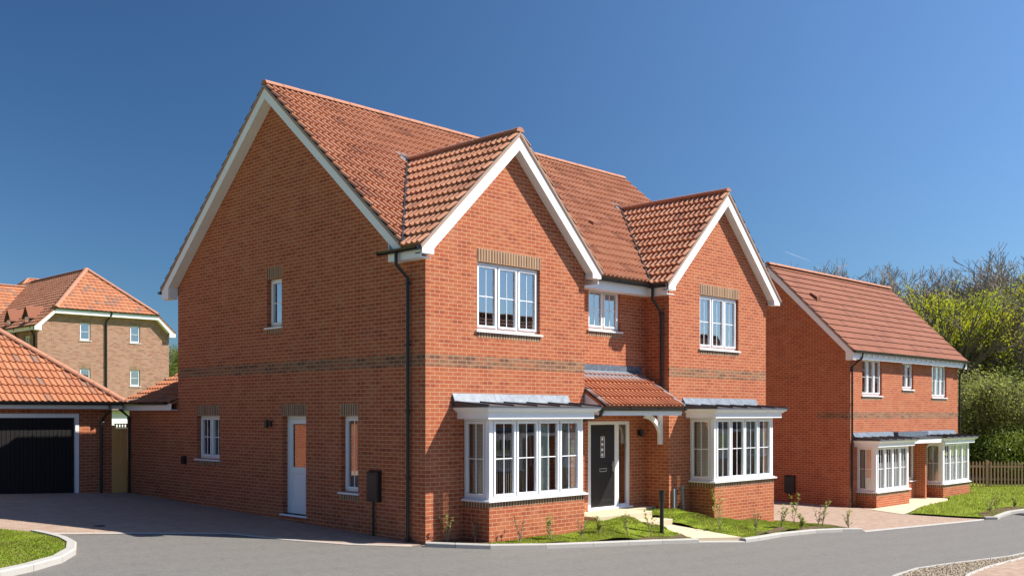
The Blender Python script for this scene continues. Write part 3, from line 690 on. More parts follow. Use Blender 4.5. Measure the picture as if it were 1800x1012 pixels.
# brick walls
mp0 = side(0); mpf = front(0); mpr = front(.68)
side_holes = [(4.66, 5.24, 4.25, 5.28), (7.22, 8.27, 1.33, 2.33), (3.76, 4.64, .26, 2.33), (2.0, 2.56, .84, 2.33)]
m = MB(); wall(m, mp0, 0, 9.18, -.6, 9.4, side_holes)
o = B(m, 'wall', M['brick'], H); n1 = Vector((0, -SL, 1)).normalized(); n2 = Vector((0, SL, 1)).normalized()
clip(o, [((0, YE, ZE - .10), n1), ((0, 2 * RY - YE, ZE - .10), n2)])
m = MB(); m.face([(0, 0, ZE - .10 - SL * YE), (0, .345, ZE - .10 + SL * .015), (0, 0, 5.333)]); B(m, 'wall', M['brick'], H)
H1 = bay(H, .93, 3.62, 0, 0, -.4, curt=((1.0, 1.28), (2.55, 2.85)))
H2 = bay(H, 8.34, 11.06, 0, 0, -.8, curt=((8.5, 8.8), (9.35, 9.6), (9.95, 10.3)))
for (a0, a1, c, hole, win) in ((0, 4.45, G1, H1, (1.30, 3.06, 3.98, 5.28)), (7.51, 11.86, G2, H2, (8.78, 10.52, 3.98, 5.28))):
    m = MB(); wall(m, mpf, a0, a1, -.9, 7.9, [hole, win], .3)
    o = B(m, 'wall', M['brick'], H)
    clip(o, [((c - GH, 0, GZ - .10), Vector((-GS, 0, 1)).normalized()), ((c + GH, 0, GZ - .10), Vector((GS, 0, 1)).normalized())])
    window(H, mpf, *win, lights=3, curtains=(), pad=.3)
m = MB(); wall(m, mpr, 4.45, 7.51, -.3, 5.32, [(5.40, 6.55, 4.28, 5.2), (5.38, 6.95, .2, 2.21)]); B(m, 'wall', M['brick'], H)
m = MB(); m.face([(4.45, 0, -.3), (4.45, .68, -.3), (4.45, .68, 5.3), (4.45, 0, 5.3)]); B(m, 'wall', M['brick'], H)
m = MB(); m.face([(7.51, 0, -.6), (7.51, .68, -.6), (7.51, .68, 5.3), (7.51, 0, 5.3)]); B(m, 'wall', M['brick'], H)
m = MB(); m.face([(11.86, 0, -.9), (11.86, 9.18, -.9), (11.86, 9.18, 5.2), (11.86, RY, 9.2), (11.86, .4, 5.3), (11.86, 0, 5.3)]); m.face([(0, 9.18, -.3), (11.86, 9.18, -.9), (11.86, 9.18, 5.4), (0, 9.18, 5.4)]); B(m, 'wall', M['brick'], H)
# darker brick band at floor level
m = MB(); m.box(-.003, .01, -.003, 9.18, 3.25, 3.475); m.box(.0101, 4.45, -.003, .01, 3.25, 3.475); B(m, 'brick_band', M['buff'], H)
m = MB(); m.box(7.51, 11.86, -.003, .01, 3.25, 3.475); B(m, 'brick_band', M['buff'], H)
# pale mortar foot where the wall meets the drive
window(H, mp0, *side_holes[0], lights=1, vb=0, hb=1, rec=.11, curtains=((4.7, 5.2),), cm='curtain')
window(H, mp0, *side_holes[1], lights=2, vb=1, hb=1, rec=.11, curtains=((7.3, 7.5), (8.0, 8.2)), cm='curtain')
window(H, mp0, *side_holes[3], lights=1, vb=1, hb=0, rec=.11, curtains=((2.05, 2.25),), cm='curtain', pad=.2)
window(H, mpr, 5.40, 6.55, 4.28, 5.2, lights=2, lintel=False, pad=.25, curtains=((5.45, 5.75),), cm='curtain')
# side door
y0, y1, z0, z1 = side_holes[2]
fr = MB(); d0 = .13
for b in ((y0, y1, z1 - .06, z1), (y0, y0 + .06, z0, z1 - .06), (y1 - .06, y1, z0, z1 - .06)): fr.box(b[0], b[1], d0, d0 + .08, b[2], b[3], mp0)
fr.box(y0 - .05, y1 + .05, -.04, d0 + .08, z0 - .04, z0, mp0)
B(fr, 'door_frame', M['white'], H, bevel=.004)
dr = MB(); s0, s1 = d0 + .012, d0 + .055; A0, A1 = y0 + .063, y1 - .063
for b in ((A0, A1, z1 - .17, z1 - .063), (A0, A1, z0 + .003, z0 + .12), (A0 + .11, A1 - .11, z0 + .86, z0 + .99), (A0, A0 + .11, z0 + .12, z1 - .17), (A1 - .11, A1, z0 + .12, z1 - .17)): dr.box(b[0], b[1], s0, s1, b[2], b[3], mp0)
dr.box(A0 + .11, A1 - .11, s0 + .014, s1 - .01, z0 + .12, z0 + .86, mp0); dr.box(A0 + .17, A1 - .17, s0 + .004, s1 - .01, z0 + .18, z0 + .80, mp0)
do = B(dr, 'side_door', M['white'], H, bevel=.004)
m = MB(); m.face([mp0(A0 + .11, s0 + .02, z0 + .99), mp0(A1 - .11, s0 + .02, z0 + .99), mp0(A1 - .11, s0 + .02, z1 - .17), mp0(A0 + .11, s0 + .02, z1 - .17)]); B(m, 'pane', M['glass'], do)
m = MB(); m.box(A0 + .03, A0 + .055, s0 - .012, s0, z0 + .95, z0 + 1.12, mp0); m.tube([mp0(A0 + .045, s0 - .04, z0 + 1.06), mp0(A0 + .16, s0 - .04, z0 + 1.06)], .009, 6); B(m, 'handle', M['chrome'], do)
m = MB(); m.box(y0 - .01, y1 + .01, -.003, .012, z1 + .003, z1 + .245, mp0); uvs(B(m, 'lintel', M['soldier'], H, uv=False), z1)
room(H, mp0, y0, y1, z0 + .9, z1, 2.2, pad=.25)
# front door with side light
fr = MB(); f = mpr; d0 = .05
fr.box(5.38, 6.95, d0, d0 + .08, 2.13, 2.21, f); fr.box(5.38, 5.54, d0, d0 + .08, .2, 2.13, f); fr.box(6.40, 6.55, d0, d0 + .08, .2, 2.13, f); fr.box(6.86, 6.95, d0, d0 + .08, .2, 2.13, f); fr.box(5.54, 6.40, d0 - .03, d0 + .08, .2, .26, f); fr.box(6.55, 6.86, d0, d0 + .08, .2, .29, f); fr.box(5.34, 6.97, -.05, d0, .2, .235, f)
fro = B(fr, 'door_frame', M['white'], H, bevel=.004)
m = MB(); m.face([f(6.55, d0 + .03, .29), f(6.86, d0 + .03, .29), f(6.86, d0 + .03, 2.13), f(6.55, d0 + .03, 2.13)]); B(m, 'pane', M['glass'], fro)
dr = MB(); sx0, sx1 = 5.543, 6.397; s0, s1 = d0 + .012, d0 + .055
gx0, gx1, gz0, gz1 = 5.90, 6.04, 1.38, 1.86
for b in ((sx0, gx0, .262, 2.127), (gx1, sx1, .262, 2.127), (gx0, gx1, .262, gz0), (gx0, gx1, gz1, 2.127)): dr.box(b[0], b[1], s0, s1, b[2], b[3], f)
for (p, q, r_, s_) in ((5.66, 6.28, .40, .92), (5.66, 6.28, 1.24, 1.30), (5.66, 6.28, 1.95, 2.0)): dr.box(p, q, s0 - .006, s0, r_, r_ + .012, f); dr.box(p, q, s0 - .006, s0, s_ - .012, s_, f)
fd = B(dr, 'front_door', M['blackdoor'], H, bevel=.003)
m = MB(); m.face([f(gx0, s0 + .015, gz0), f(gx1, s0 + .015, gz0), f(gx1, s0 + .015, gz1), f(gx0, s0 + .015, gz1)]); B(m, 'pane', M['glass'], fd)
m = MB()
for k in range(4): cz = gz0 + .06 + k * .12; m.prism([f(5.97, s0 + .006, cz - .045), f(6.01, s0 + .006, cz), f(5.97, s0 + .006, cz + .045), f(5.93, s0 + .006, cz)], (0, .004, 0))
for b in ((gx0, gx1, gz1 - .012, gz1), (gx0, gx1, gz0, gz0 + .012), (gx0, gx0 + .012, gz0, gz1), (gx1 - .012, gx1, gz0, gz1)): m.box(b[0], b[1], s0 - .004, s0 + .01, b[2], b[3], f)
B(m, 'glass_trim', M['white'], fd)
m = MB(); m.box(5.84, 6.10, s0 - .014, s0, 1.06, 1.075, f); m.box(5.84, 6.10, s0 - .014, s0, 1.12, 1.135, f); m.box(5.84, 5.855, s0 - .014, s0, 1.075, 1.12, f); m.box(6.085, 6.10, s0 - .014, s0, 1.075, 1.12, f); B(m, 'letter_box', M['chrome'], fd)
m = MB(); m.box(6.32, 6.36, s0 - .01, s0, 1.05, 1.28, f); m.tube([f(6.34, s0 - .012, 1.2), f(6.34, s0 - .05, 1.2), f(6.21, s0 - .05, 1.2)], .011, 8); B(m, 'handle', M['chrome'], fd)
room(H, mpr, 5.38, 6.95, .5, 2.21, 2.4, curtains=((6.56, 6.86),), cm='blind', pad=.2)
# wall lamps
def wall_lamp(parent, mp, a, z):
    m = MB(); m.box(a - .035, a + .035, -.03, 0, z - .06, z + .06, mp); m.tube([mp(a, -.05, z), mp(a, -.10, z)], .012, 6)
    m.tube([mp(a, -.11, z - .09), mp(a, -.11, z + .09)], .045, 12); B(m, 'wall_lamp', M['light'], parent)
wall_lamp(H, mp0, 5.08, 2.16)
wall_lamp(H, mpr, 7.22, 1.93)
m = MB(); m.box(8.76, 8.94, -.05, 0, 1.17, 1.36, mp0)
for k in range(5): m.box(8.775, 8.925, -.06, -.05, 1.19 + k * .032, 1.205 + k * .032, mp0)
B(m, 'wall_vent', M['light'], H)
def meter(parent, mp, a0, a1, z0, z1, a, zb):
    m = MB(); m.box(a0, a1, -.10, 0, z0, z1, mp); m.box(a0 + .03, a1 - .03, -.11, -.10, z0 + .03, z1 - .03, mp)
    m.prism([mp(a0 - .01, -.12, z1), mp(a0 - .01, 0, z1), mp(a0 - .01, 0, z1 + .04)], Vector(mp(a1 + .01, 0, 0)) - Vector(mp(a0 - .01, 0, 0)))
    mo = B(m, 'meter_box', M['light'], parent, bevel=.005); m = MB(); m.tube([mp(a, -.04, z0), mp(a, -.04, zb)], .022, 8); B(m, 'conduit', M['light'], mo)
meter(H, mp0, 1.27, 1.60, .70, 1.26, 1.48, -.05)
# service pipes by right bay
m = MB(); m.box(7.62, 7.72, -.06, -.001, -.1, .62); m.tube([(7.9, -.03, .62), (7.9, -.09, .60), (7.9, -.11, .5), (7.93, -.12, -.15)], .032, 8); m.tube([(7.9, -.11, .60), (7.9, -.11, .68)], .045, 8); B(m, 'service_pipe', M['greypipe'], H)
# roofs
cosm = 1 / math.sqrt(1 + SL * SL); LM = (RY - YE) / cosm
V1 = Vector((0, 1, SL)).normalized(); V2 = Vector((0, -1, SL)).normalized()
roof_slope((VX0, YE, ZE), (1, 0, 0), V1, VX1 - VX0, LM, 'roof', M['tile'], H, under=.05, amp=.046, lip=.05)
roof_slope((VX0, 2 * RY - YE, ZE), (1, 0, 0), V2, VX1 - VX0, LM, 'roof', M['tile'], H, ns=2, under=.05)
ridge_run((VX0, RY, ZR + .04), (VX1, RY, ZR + .04), H)
GY0 = -.22
for c in (G1, G2):
    zr = GZ + GS * GH; Lg = GH * math.sqrt(1 + GS * GS); nm = Vector((0, -SL, 1)).normalized()
    cl = [((0, YE, ZE - .01), -nm)]
    # keep only what lies above the main roof plane
    roof_slope((c - GH, GY0, GZ), (0, 1, 0), Vector((1, 0, GS)), 3.9, Lg, 'gable_roof', M['tile'], H, clips=cl, under=.05, lip=.06, amp=.046)
    roof_slope((c + GH, GY0, GZ), (0, 1, 0), Vector((-1, 0, GS)), 3.9, Lg, 'gable_roof', M['tile'], H, clips=cl, under=.05, ns=6 if c == G1 else 4, lip=.05, amp=.046)
    yb = YE + (zr - ZE) / SL
    ridge_run((c, GY0, zr + .035), (c, yb + .03, zr + .035), H)
    # valleys and lead saddle
    for sgn in (-1, 1):
        m = MB(); p0 = Vector((c + sgn * GH, YE + (GZ - ZE) / SL, GZ + .0)); p1 = Vector((c, yb, zr)); dd = (p1 - p0).normalized()
        sx = Vector((.03, 0, 0)); up = Vector((0, 0, .115)); m.hexa([p0 - sx, p0 + sx, p1 + sx, p1 - sx, p0 - sx + up, p0 + sx + up, p1 + sx + up, p1 - sx + up]); B(m, 'valley', M['black'], H)
    m = MB(); q = yb; nn = Vector((0, -SL, 1)).normalized() * .05
    P = [Vector((c - .22, q - .10, mainz(q - .10))), Vector((c + .12, q - .10, mainz(q - .10))), Vector((c + .12, q + .22, mainz(q + .22))), Vector((c - .22, q + .22, mainz(q + .22)))]
    m.hexa([p + nn * .4 for p in P] + [p + nn * 1.1 for p in P]); B(m, 'lead_saddle', M['lead'], H)
    # barge boards: front face, soffit return, boxed feet
    for sgn in (-1, 1):
        ex = c + sgn * GH; y0_, y1_ = GY0 + .02, GY0 + .045
        top = lambda x: zr - GS * abs(x - c) - .05
        BW = .30
        xe = c + sgn * (GH - .04); xi = c + sgn * (GH - .32)
        zb = 5.24
        poly = [(c, y0_, top(c)), (xe, y0_, top(xe)), (xe, y0_, zb), (xi, y0_, zb), (xi, y0_, top(xi) - BW), (c, y0_, top(c) - BW)]
        m = MB(); m.prism(poly, (0, .025, 0)); B(m, 'barge_board', M['fascia'], H)
        m = MB(); ov = [(c, y1_, top(c) - BW + .02), (xi, y1_, top(xi) - BW + .02), (xi, y1_, top(xi) - BW), (c, y1_, top(c) - BW)]
        m.prism(ov, (0, -y1_ - .003, 0)); m.box(min(xe, xi), max(xe, xi), y1_ + .001, -.003, zb, zb + .02); m.box(xi - .01 if sgn > 0 else xi - .012, xi + .012 if sgn > 0 else xi + .01, y1_ + .001, -.003, zb + .02, top(xi) - BW); B(m, 'soffit', M['fascia'], H)
        # mortared verge under tiles
        m = MB(); m.prism([(c, GY0 - .004, top(c) + .052), (ex, GY0 - .004, top(ex) + .052), (ex, GY0 - .004, top(ex) - .0), (c, GY0 - .004, top(c) - .0)], (0, .05, 0)); B(m, 'verge', M['mortar'], H)
# verge boards on main gable ends
for X0, sg in ((VX0, 1), (VX1, -1)):
    for sgn in (-1, 1):
        ye = RY + sgn * (RY - YE); top = lambda y: ZR - SL * abs(y - RY) - .055; BW = .30
        yee = RY + sgn * (RY - YE - .03); yi = RY + sgn * (RY - YE - .36)
        bx = X0 + sg * .02; zb = 5.16; BW = .25
        if sgn < 0: poly = [(bx, RY, top(RY)), (bx, yee, top(yee)), (bx, yee, top(yee) - .12), (bx, yee + .1, top(yee + .1) - BW + .04), (bx, RY, top(RY) - BW)]
        else: poly = [(bx, RY, top(RY)), (bx, yee, top(yee)), (bx, yee, zb), (bx, yi, zb), (bx, yi, top(yi) - BW), (bx, RY, top(RY) - BW)]
        m = MB(); m.prism(poly, (sg * .025, 0, 0)); B(m, 'barge_board', M['fascia'], H)
        xw = 0 if sg > 0 else 11.86; xa = bx + sg * .026; yl = yi if sgn > 0 else yee + .1
        m = MB(); m.prism([(xa, RY, top(RY) - BW + .02), (xa, yl, top(yl) - BW + .02), (xa, yl, top(yl) - BW), (xa, RY, top(RY) - BW)], (xw - xa - sg * .003, 0, 0))
        if sgn > 0: m.box(min(xa, xw), max(xa, xw), min(yi, yee), max(yi, yee), zb, zb + .02); m.box(min(xa, xw), max(xa, xw), yi - .01, yi + .01, zb + .02, top(yi) - BW)
        B(m, 'soffit', M['fascia'], H)
        m = MB(); m.prism([(X0 - sg * .004, RY, top(RY) + .056), (X0 - sg * .004, ye, top(ye) + .056), (X0 - sg * .004, ye, top(ye)), (X0 - sg * .004, RY, top(RY))], (sg * .05, 0, 0)); B(m, 'verge', M['mortar'], H)
# eaves
m = MB()
m.box(4.45, 7.51, .38, .405, 5.14, 5.36); m.box(4.455, 7.505, .406, .678, 5.14, 5.16)
B(m, 'eaves_board', M['fascia'], H); m = MB()
m.box(-.25, -.225, -.15, .75, 5.17, 5.36); m.box(-.224, -.002, -.15, .75, 5.17, 5.19); m.box(-.249, -.002, .751, .765, 5.17, 5.5)
B(m, 'eaves_board', M['fascia'], H); m = MB()
m.box(7.22, 7.245, -.15, .40, 5.14, 5.36); m.box(7.246, 7.508, -.15, .404, 5.14, 5.158)
B(m, 'eaves_board', M['fascia'], H); m = MB()
m.box(4.715, 4.74, -.15, .38, 5.14, 5.36)
B(m, 'eaves_board', M['fascia'], H)
gutter(H, [(4.72, .30, 5.38), (7.24, .30, 5.38)])
gutter(H, [(-.31, -.19, 5.36), (-.31, .98, 5.36)])
gutter(H, [(7.16, .30, 5.36), (7.16, -.19, 5.36)])
gutter(H, [(4.80, -.05, 5.36), (4.80, .34, 5.36)])
gutter(H, [(12.30, -.19, 5.36), (12.30, .9, 5.36)])
gutter(H, [(VX0 - .02, 9.62, 5.36), (VX1, 9.62, 5.36)])
downpipe(H, [(-.31, .46, 5.31), (-.31, .46, 5.10), (-.07, .42, 4.86), (-.07, .42, -.02)])
downpipe(H, [(7.16, .22, 5.31), (7.16, .22, 5.05), (7.42, .16, 4.75), (7.42, .16, 2.95)])
m = MB(); m.tube([(4.80, .30, 5.32), (4.80, .32, 5.16), (4.62, .5, 5.06), (4.50, .56, 5.02)], .034, 8); B(m, 'downpipe', M['black'], H)
# roof vent tiles
for vx in (7.25,):
    m = MB(); y_ = 2.25; z_ = mainz(y_); m.hexa([(vx, y_ - .16, z_ - .13), (vx + .32, y_ - .16, z_ - .13), (vx + .32, y_ + .16, z_ + .14), (vx, y_ + .16, z_ + .14), (vx + .03, y_ - .16, z_ + .02), (vx + .29, y_ - .16, z_ + .02), (vx + .29, y_ + .1, z_ + .17), (vx + .03, y_ + .1, z_ + .17)]); B(m, 'roof_vent', M['tile_plain'], H)
# porch canopy
PS = .62; py0, pz0 = -.56, 2.52; pV = Vector((0, 1, PS)).normalized(); pL = (.66 - py0) * math.sqrt(1 + PS * PS)
porch = roof_slope((4.47, py0, pz0), (1, 0, 0), pV, 2.83, pL, 'porch_roof', M['tile_porch'], H, under=.05, amp=.055)
m = MB(); pz = lambda y: pz0 + PS * (y - py0)
m.hexa([(4.47, .34, pz(.34) + .045), (7.32, .34, pz(.34) + .045), (7.32, .676, pz(.676) + .03), (4.47, .676, pz(.676) + .03), (4.47, .34, pz(.34) + .055), (7.32, .34, pz(.34) + .055), (7.32, .676, pz(.676) + .08), (4.47, .676, pz(.676) + .08)])
m.box(4.47, 7.32, .664, .677, pz(.676) + .081, pz(.676) + .20)
for (xa, xb, yb_) in ((4.462, 4.60, .335), (7.20, 7.36, .335)):
    m.hexa([(xa, py0 - .01, pz(py0) + .035), (xb, py0 - .01, pz(py0) + .035), (xb, yb_, pz(yb_) + .035), (xa, yb_, pz(yb_) + .035), (xa, py0 - .01, pz(py0) + .058), (xb, py0 - .01, pz(py0) + .058), (xb, yb_, pz(yb_) + .058), (xa, yb_, pz(yb_) + .058)])
B(m, 'lead_flashing', M['lead'], porch)
m = MB(); m.box(4.3, 7.28, py0 + .05, py0 + .08, 2.34, 2.49); m.box(4.48, 7.27, py0 + .081, .675, 2.36, 2.38); B(m, 'porch_fascia', M['fascia'], H)
m = MB(); m.prism([(4.47, py0 + .05, 2.38), (4.47, .67, 2.38), (4.47, .67, pz(.67) - .06), (4.47, py0 + .05, pz(py0) - .03)], (.02, 0, 0)); B(m, 'porch_cheek', M['fascia'], H); m = MB(); m.prism([(7.28, py0 + .05, 2.38), (7.28, .67, 2.38), (7.28, .67, pz(.67) - .06), (7.28, py0 + .05, pz(py0) - .03)], (.02, 0, 0)); B(m, 'porch_cheek', M['fascia'], H)
gutter(H, [(4.25, py0 + .0, 2.50), (7.36, py0 + .0, 2.50)], r=.06)
m = MB(); m.tube([(4.35, py0, 2.44), (4.35, py0 + .02, 2.34), (4.2, -.2, 2.24), (4.0, -.06, 2.2)], .036, 8); B(m, 'downpipe', M['black'], H)
# timber gallows bracket carrying the porch
m = MB(); m.box(7.41, 7.507, .17, .26, 1.66, 2.355); n = 9; arc = []
for k in range(n + 1):
    t_ = k / n * math.pi / 2; arc.append((6.85 + .60 * math.sin(t_) ** .9, 1.72 + .60 * math.cos(t_)))
for (xa, za), (xb, zb2) in zip(arc, arc[1:]):
    m.hexa([(xa, .18, za - .05), (xb, .18, zb2 - .05), (xb, .25, zb2 - .05), (xa, .25, za - .05), (xa + .03, .18, za + .05), (xb + .03, .18, zb2 + .05), (xb + .03, .25, zb2 + .05), (xa + .03, .25, za + .05)])
B(m, 'porch_bracket', M['fascia'], H)
# low rear wing
m = MB(); wall(m, mp0, 9.18, 11.79, -.1, 2.72, []); m.face([(0, 11.79, -.1), (6.5, 11.79, -.1), (6.5, 11.79, 2.6), (3.25, 11.79, 4.2), (0, 11.79, 2.6)]); B(m, 'wall', M['brick'], H)
es = .47; exv = Vector((1, 0, es)); roof_slope((-.20, 9.2, 2.64), (0, 1, 0), exv, 2.78, 3.45 * math.sqrt(1 + es * es), 'rear_roof', M['tile_orange'], H, gauge=.29, ns=4, lip=.04, under=.05)
roof_slope((6.7, 9.2, 2.64), (0, 1, 0), Vector((-1, 0, es)), 2.78, 3.45 * math.sqrt(1 + es * es), 'rear_roof', M['tile_orange'], H, gauge=.29, ns=2, lip=.04, under=.05)
m = MB(); m.box(-.19, -.165, 9.19, 11.97, 2.46, 2.62); m.box(-.164, -.002, 9.19, 11.97, 2.46, 2.48); B(m, 'eaves_board', M['fascia'], H)
gutter(H, [(-.26, 9.3, 2.66), (-.26, 12.0, 2.66)])
downpipe(H, [(-.26, 11.8, 2.6), (-.26, 11.8, 2.5), (-.06, 11.7, 2.3), (-.06, 11.7, .25)])

# ------------------------------------------------------------------ neighbouring house
N = empty('neighbour_house', (24.7, 4.6, -.8), 'smaller brick house with plain red roof, right of the twin gabled house', 'house')
X0n, X1n, YN, DN = 20.0, 29.4, 1.65, -1.0
nf, ns_ = front(YN), side(X0n)
hb1 = bay(N, 20.55, 23.15, YN, DN, -1.1, far=True, curt=((20.7, 21.0), (22.1, 22.4)))
hb2 = bay(N, 26.15, 28.75, YN, DN, -1.1, far=True, curt=((26.3, 26.6), (27.6, 27.9)))
wn1, wn2, wn3 = (20.98, 22.50, 3.02, 4.27), (24.20, 25.16, 3.28, 4.27), (26.85, 28.25, 3.02, 4.27)
dn, sn = (23.45, 24.4, -.72, 1.33), (24.8, 25.3, -.05, 1.33)
m = MB(); wall(m, nf, X0n, X1n, -1.3, 4.45, [wn1, wn2, wn3, hb1, hb2, dn, sn]); B(m, 'wall', M['brick'], N)
nz, ny, nsl, nr = 4.46, 1.35, .985, 4.55
nzr = nz + nsl * (nr - ny)
m = MB(); wall(m, ns_, YN, 7.45, -1.3, 8); o = B(m, 'wall', M['brick'], N)
k1 = Vector((0, -nsl, 1)).normalized(); k2 = Vector((0, nsl, 1)).normalized()
clip(o, [((0, ny, nz - .09), k1), ((0, 2 * nr - ny, nz - .09), k2)])
m = MB(); wall(m, side(X1n), YN, 7.45, -1.3, 8); m.face([(X0n, 7.45, -1.3), (X1n, 7.45, -1.3), (X1n, 7.45, 4.4), (X0n, 7.45, 4.4)]); o = B(m, 'wall', M['brick'], N)
clip(o, [((0, ny, nz - .09), k1), ((0, 2 * nr - ny, nz - .09), k2)])
for w, l in ((wn1, 3), (wn2, 2), (wn3, 3)): window(N, nf, *w, lights=l, vb=0, hb=1, lintel=False, pad=.15, curtains=((w[0] + .05, w[0] + .35), (w[1] - .35, w[1] - .05)), cm='curtain')
window(N, nf, *sn, lights=1, vb=0, hb=0, lintel=False, under=False, pad=.1, roomd=1.5)
m = MB(); m.box(dn[0], dn[1], YN + .05, YN + .12, dn[2], dn[3]); B(m, 'front_door', M['blackdoor'], N)
m = MB(); m.box(X0n - .003, X0n + .01, YN - .003, YN + 1.15, 2.22, 2.44); m.box(X0n + .011, X1n, YN - .003, YN + .01, 2.22, 2.44); B(m, 'brick_band', M['buff'], N)
Ln = (nr - ny) * math.sqrt(1 + nsl * nsl)
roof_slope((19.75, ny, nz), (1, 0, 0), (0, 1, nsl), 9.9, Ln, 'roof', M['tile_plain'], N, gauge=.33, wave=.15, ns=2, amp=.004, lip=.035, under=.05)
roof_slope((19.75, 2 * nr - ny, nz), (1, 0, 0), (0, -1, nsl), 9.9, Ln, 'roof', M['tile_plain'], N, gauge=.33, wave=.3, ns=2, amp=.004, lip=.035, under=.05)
ridge_run((19.75, nr, nzr + .04), (29.65, nr, nzr + .04), N)
m = MB(); y_ = 3.35; z_ = nz + nsl * (y_ - ny); vx = 20.75; m.hexa([(vx, y_ - .16, z_ - .14), (vx + .3, y_ - .16, z_ - .14), (vx + .3, y_ + .15, z_ + .16), (vx, y_ + .15, z_ + .16), (vx, y_ - .16, z_ + .03), (vx + .3, y_ - .16, z_ + .03), (vx + .3, y_ + .08, z_ + .19), (vx, y_ + .08, z_ + .19)]); B(m, 'roof_vent', M['tile_plain'], N)
for XX, sg in ((19.75, 1), (29.65, -1)):
    top = lambda y: nzr - nsl * abs(y - nr) - .055
    for sgn in (-1, 1):
        yee = nr + sgn * (nr - ny - .03); yi = nr + sgn * (nr - ny - .30); bx = XX + sg * .02; zb = 4.16
        m = MB(); m.prism([(bx, nr, top(nr)), (bx, yee, top(yee)), (bx, yee, zb), (bx, yi, zb), (bx, yi, top(yi) - .27), (bx, nr, top(nr) - .27)], (sg * .025, 0, 0)); B(m, 'barge_board', M['fascia'], N)
        xa = bx + sg * .026; xw = X0n if sg > 0 else X1n
        m = MB(); m.prism([(xa, nr, top(nr) - .25), (xa, yi, top(yi) - .25), (xa, yi, top(yi) - .27), (xa, nr, top(nr) - .27)], (xw - xa - sg * .003, 0, 0)); m.box(min(xa, xw), max(xa, xw), min(yi, yee), max(yi, yee), zb, zb + .02); B(m, 'soffit', M['fascia'], N)
        m = MB(); m.prism([(XX - sg * .004, nr, top(nr) + .056), (XX - sg * .004, nr + sgn * (nr - ny), top(nr + sgn * (nr - ny)) + .056), (XX - sg * .004, nr + sgn * (nr - ny), top(nr + sgn * (nr - ny))), (XX - sg * .004, nr, top(nr))], (sg * .05, 0, 0)); B(m, 'verge', M['mortar'], N)
m = MB(); m.box(19.8, 29.6, ny + .04, ny + .065, 4.20, 4.40); m.box(20.0, 29.4, ny + .066, YN - .002, 4.275, 4.29)
for k in range(21): x = 20.3 + k * .45; m.box(x - .03, x + .03, ny - .005, ny + .04, 4.30, 4.40)
B(m, 'eaves_board', M['fascia'], N)
gutter(N, [(19.72, ny - .04, 4.46), (29.68, ny - .04, 4.46)])
downpipe(N, [(20.35, ny - .02, 4.4), (20.35, ny, 4.25), (20.12, YN - .06, 3.95), (20.12, YN - .06, -1.0)], wallside=(0, 1, 0))
downpipe(N, [(29.3, ny - .02, 4.4), (29.3, ny, 4.25), (29.5, YN - .04, 3.9), (29.5, YN - .04, -1.0)], wallside=(0, 1, 0))
meter(N, ns_, 3.6, 3.98, -.36, .22, 3.78, -.75)
# shared flat canopy joining the two bays, with curved bracket
m = MB(); m.box(23.4, 26.0, YN - .78, YN - .004, DN + 2.34, DN + 2.49); B(m, 'porch_fascia', M['fascia'], N)
m = MB(); m.box(23.4, 26.0, YN - .80, YN - .005, DN + 2.493, DN + 2.55); B(m, 'porch_roof', M['canopy'], N)
m = MB(); m.box(23.4, 26.0, YN - .2, YN - .006, DN + 2.56, DN + 2.74); B(m, 'lead_flashing', M['lead'], N)
m = MB(); arc = [(25.75, YN - .65 + .6 * math.sin(k / 8 * 1.57), DN + 1.72 + .6 * math.cos(k / 8 * 1.57)) for k in range(9)]; m.tube(arc, .035, 6); m.box(25.71, 25.79, YN - .09, YN - .003, DN + 1.66, DN + 2.33); B(m, 'porch_bracket', M['fascia'], N)
m = MB(); m.box(25.36, 25.5, YN - .35, YN - .004, -1.0, 1.33); B(m, 'brick_pier', M['brick'], N)

for k_, (hx_, hy_) in enumerate(((24.0, -24.0), (42.5, -24.4), (66.0, -24.5), (79.5, -24.5), (-5.5, -25.0))):  # unseen houses added across the road so the front windows have something to reflect
    c_ = copy_tree(N); c_.location = (hx_, hy_, -.8 + (0.9 if k_ == 4 else 0)); c_.rotation_euler.z = math.pi; c_.name = 'opposite_house'
    tag(c_, ['brick house across the road, reflected in the left gable windows', 'brick house across the road, reflected in the right gable windows', 'brick house across the road, reflected in the nearer neighbouring bay', 'brick house across the road, reflected in the farther neighbouring bay', 'brick house across the road, behind the viewpoint'][k_], 'house')

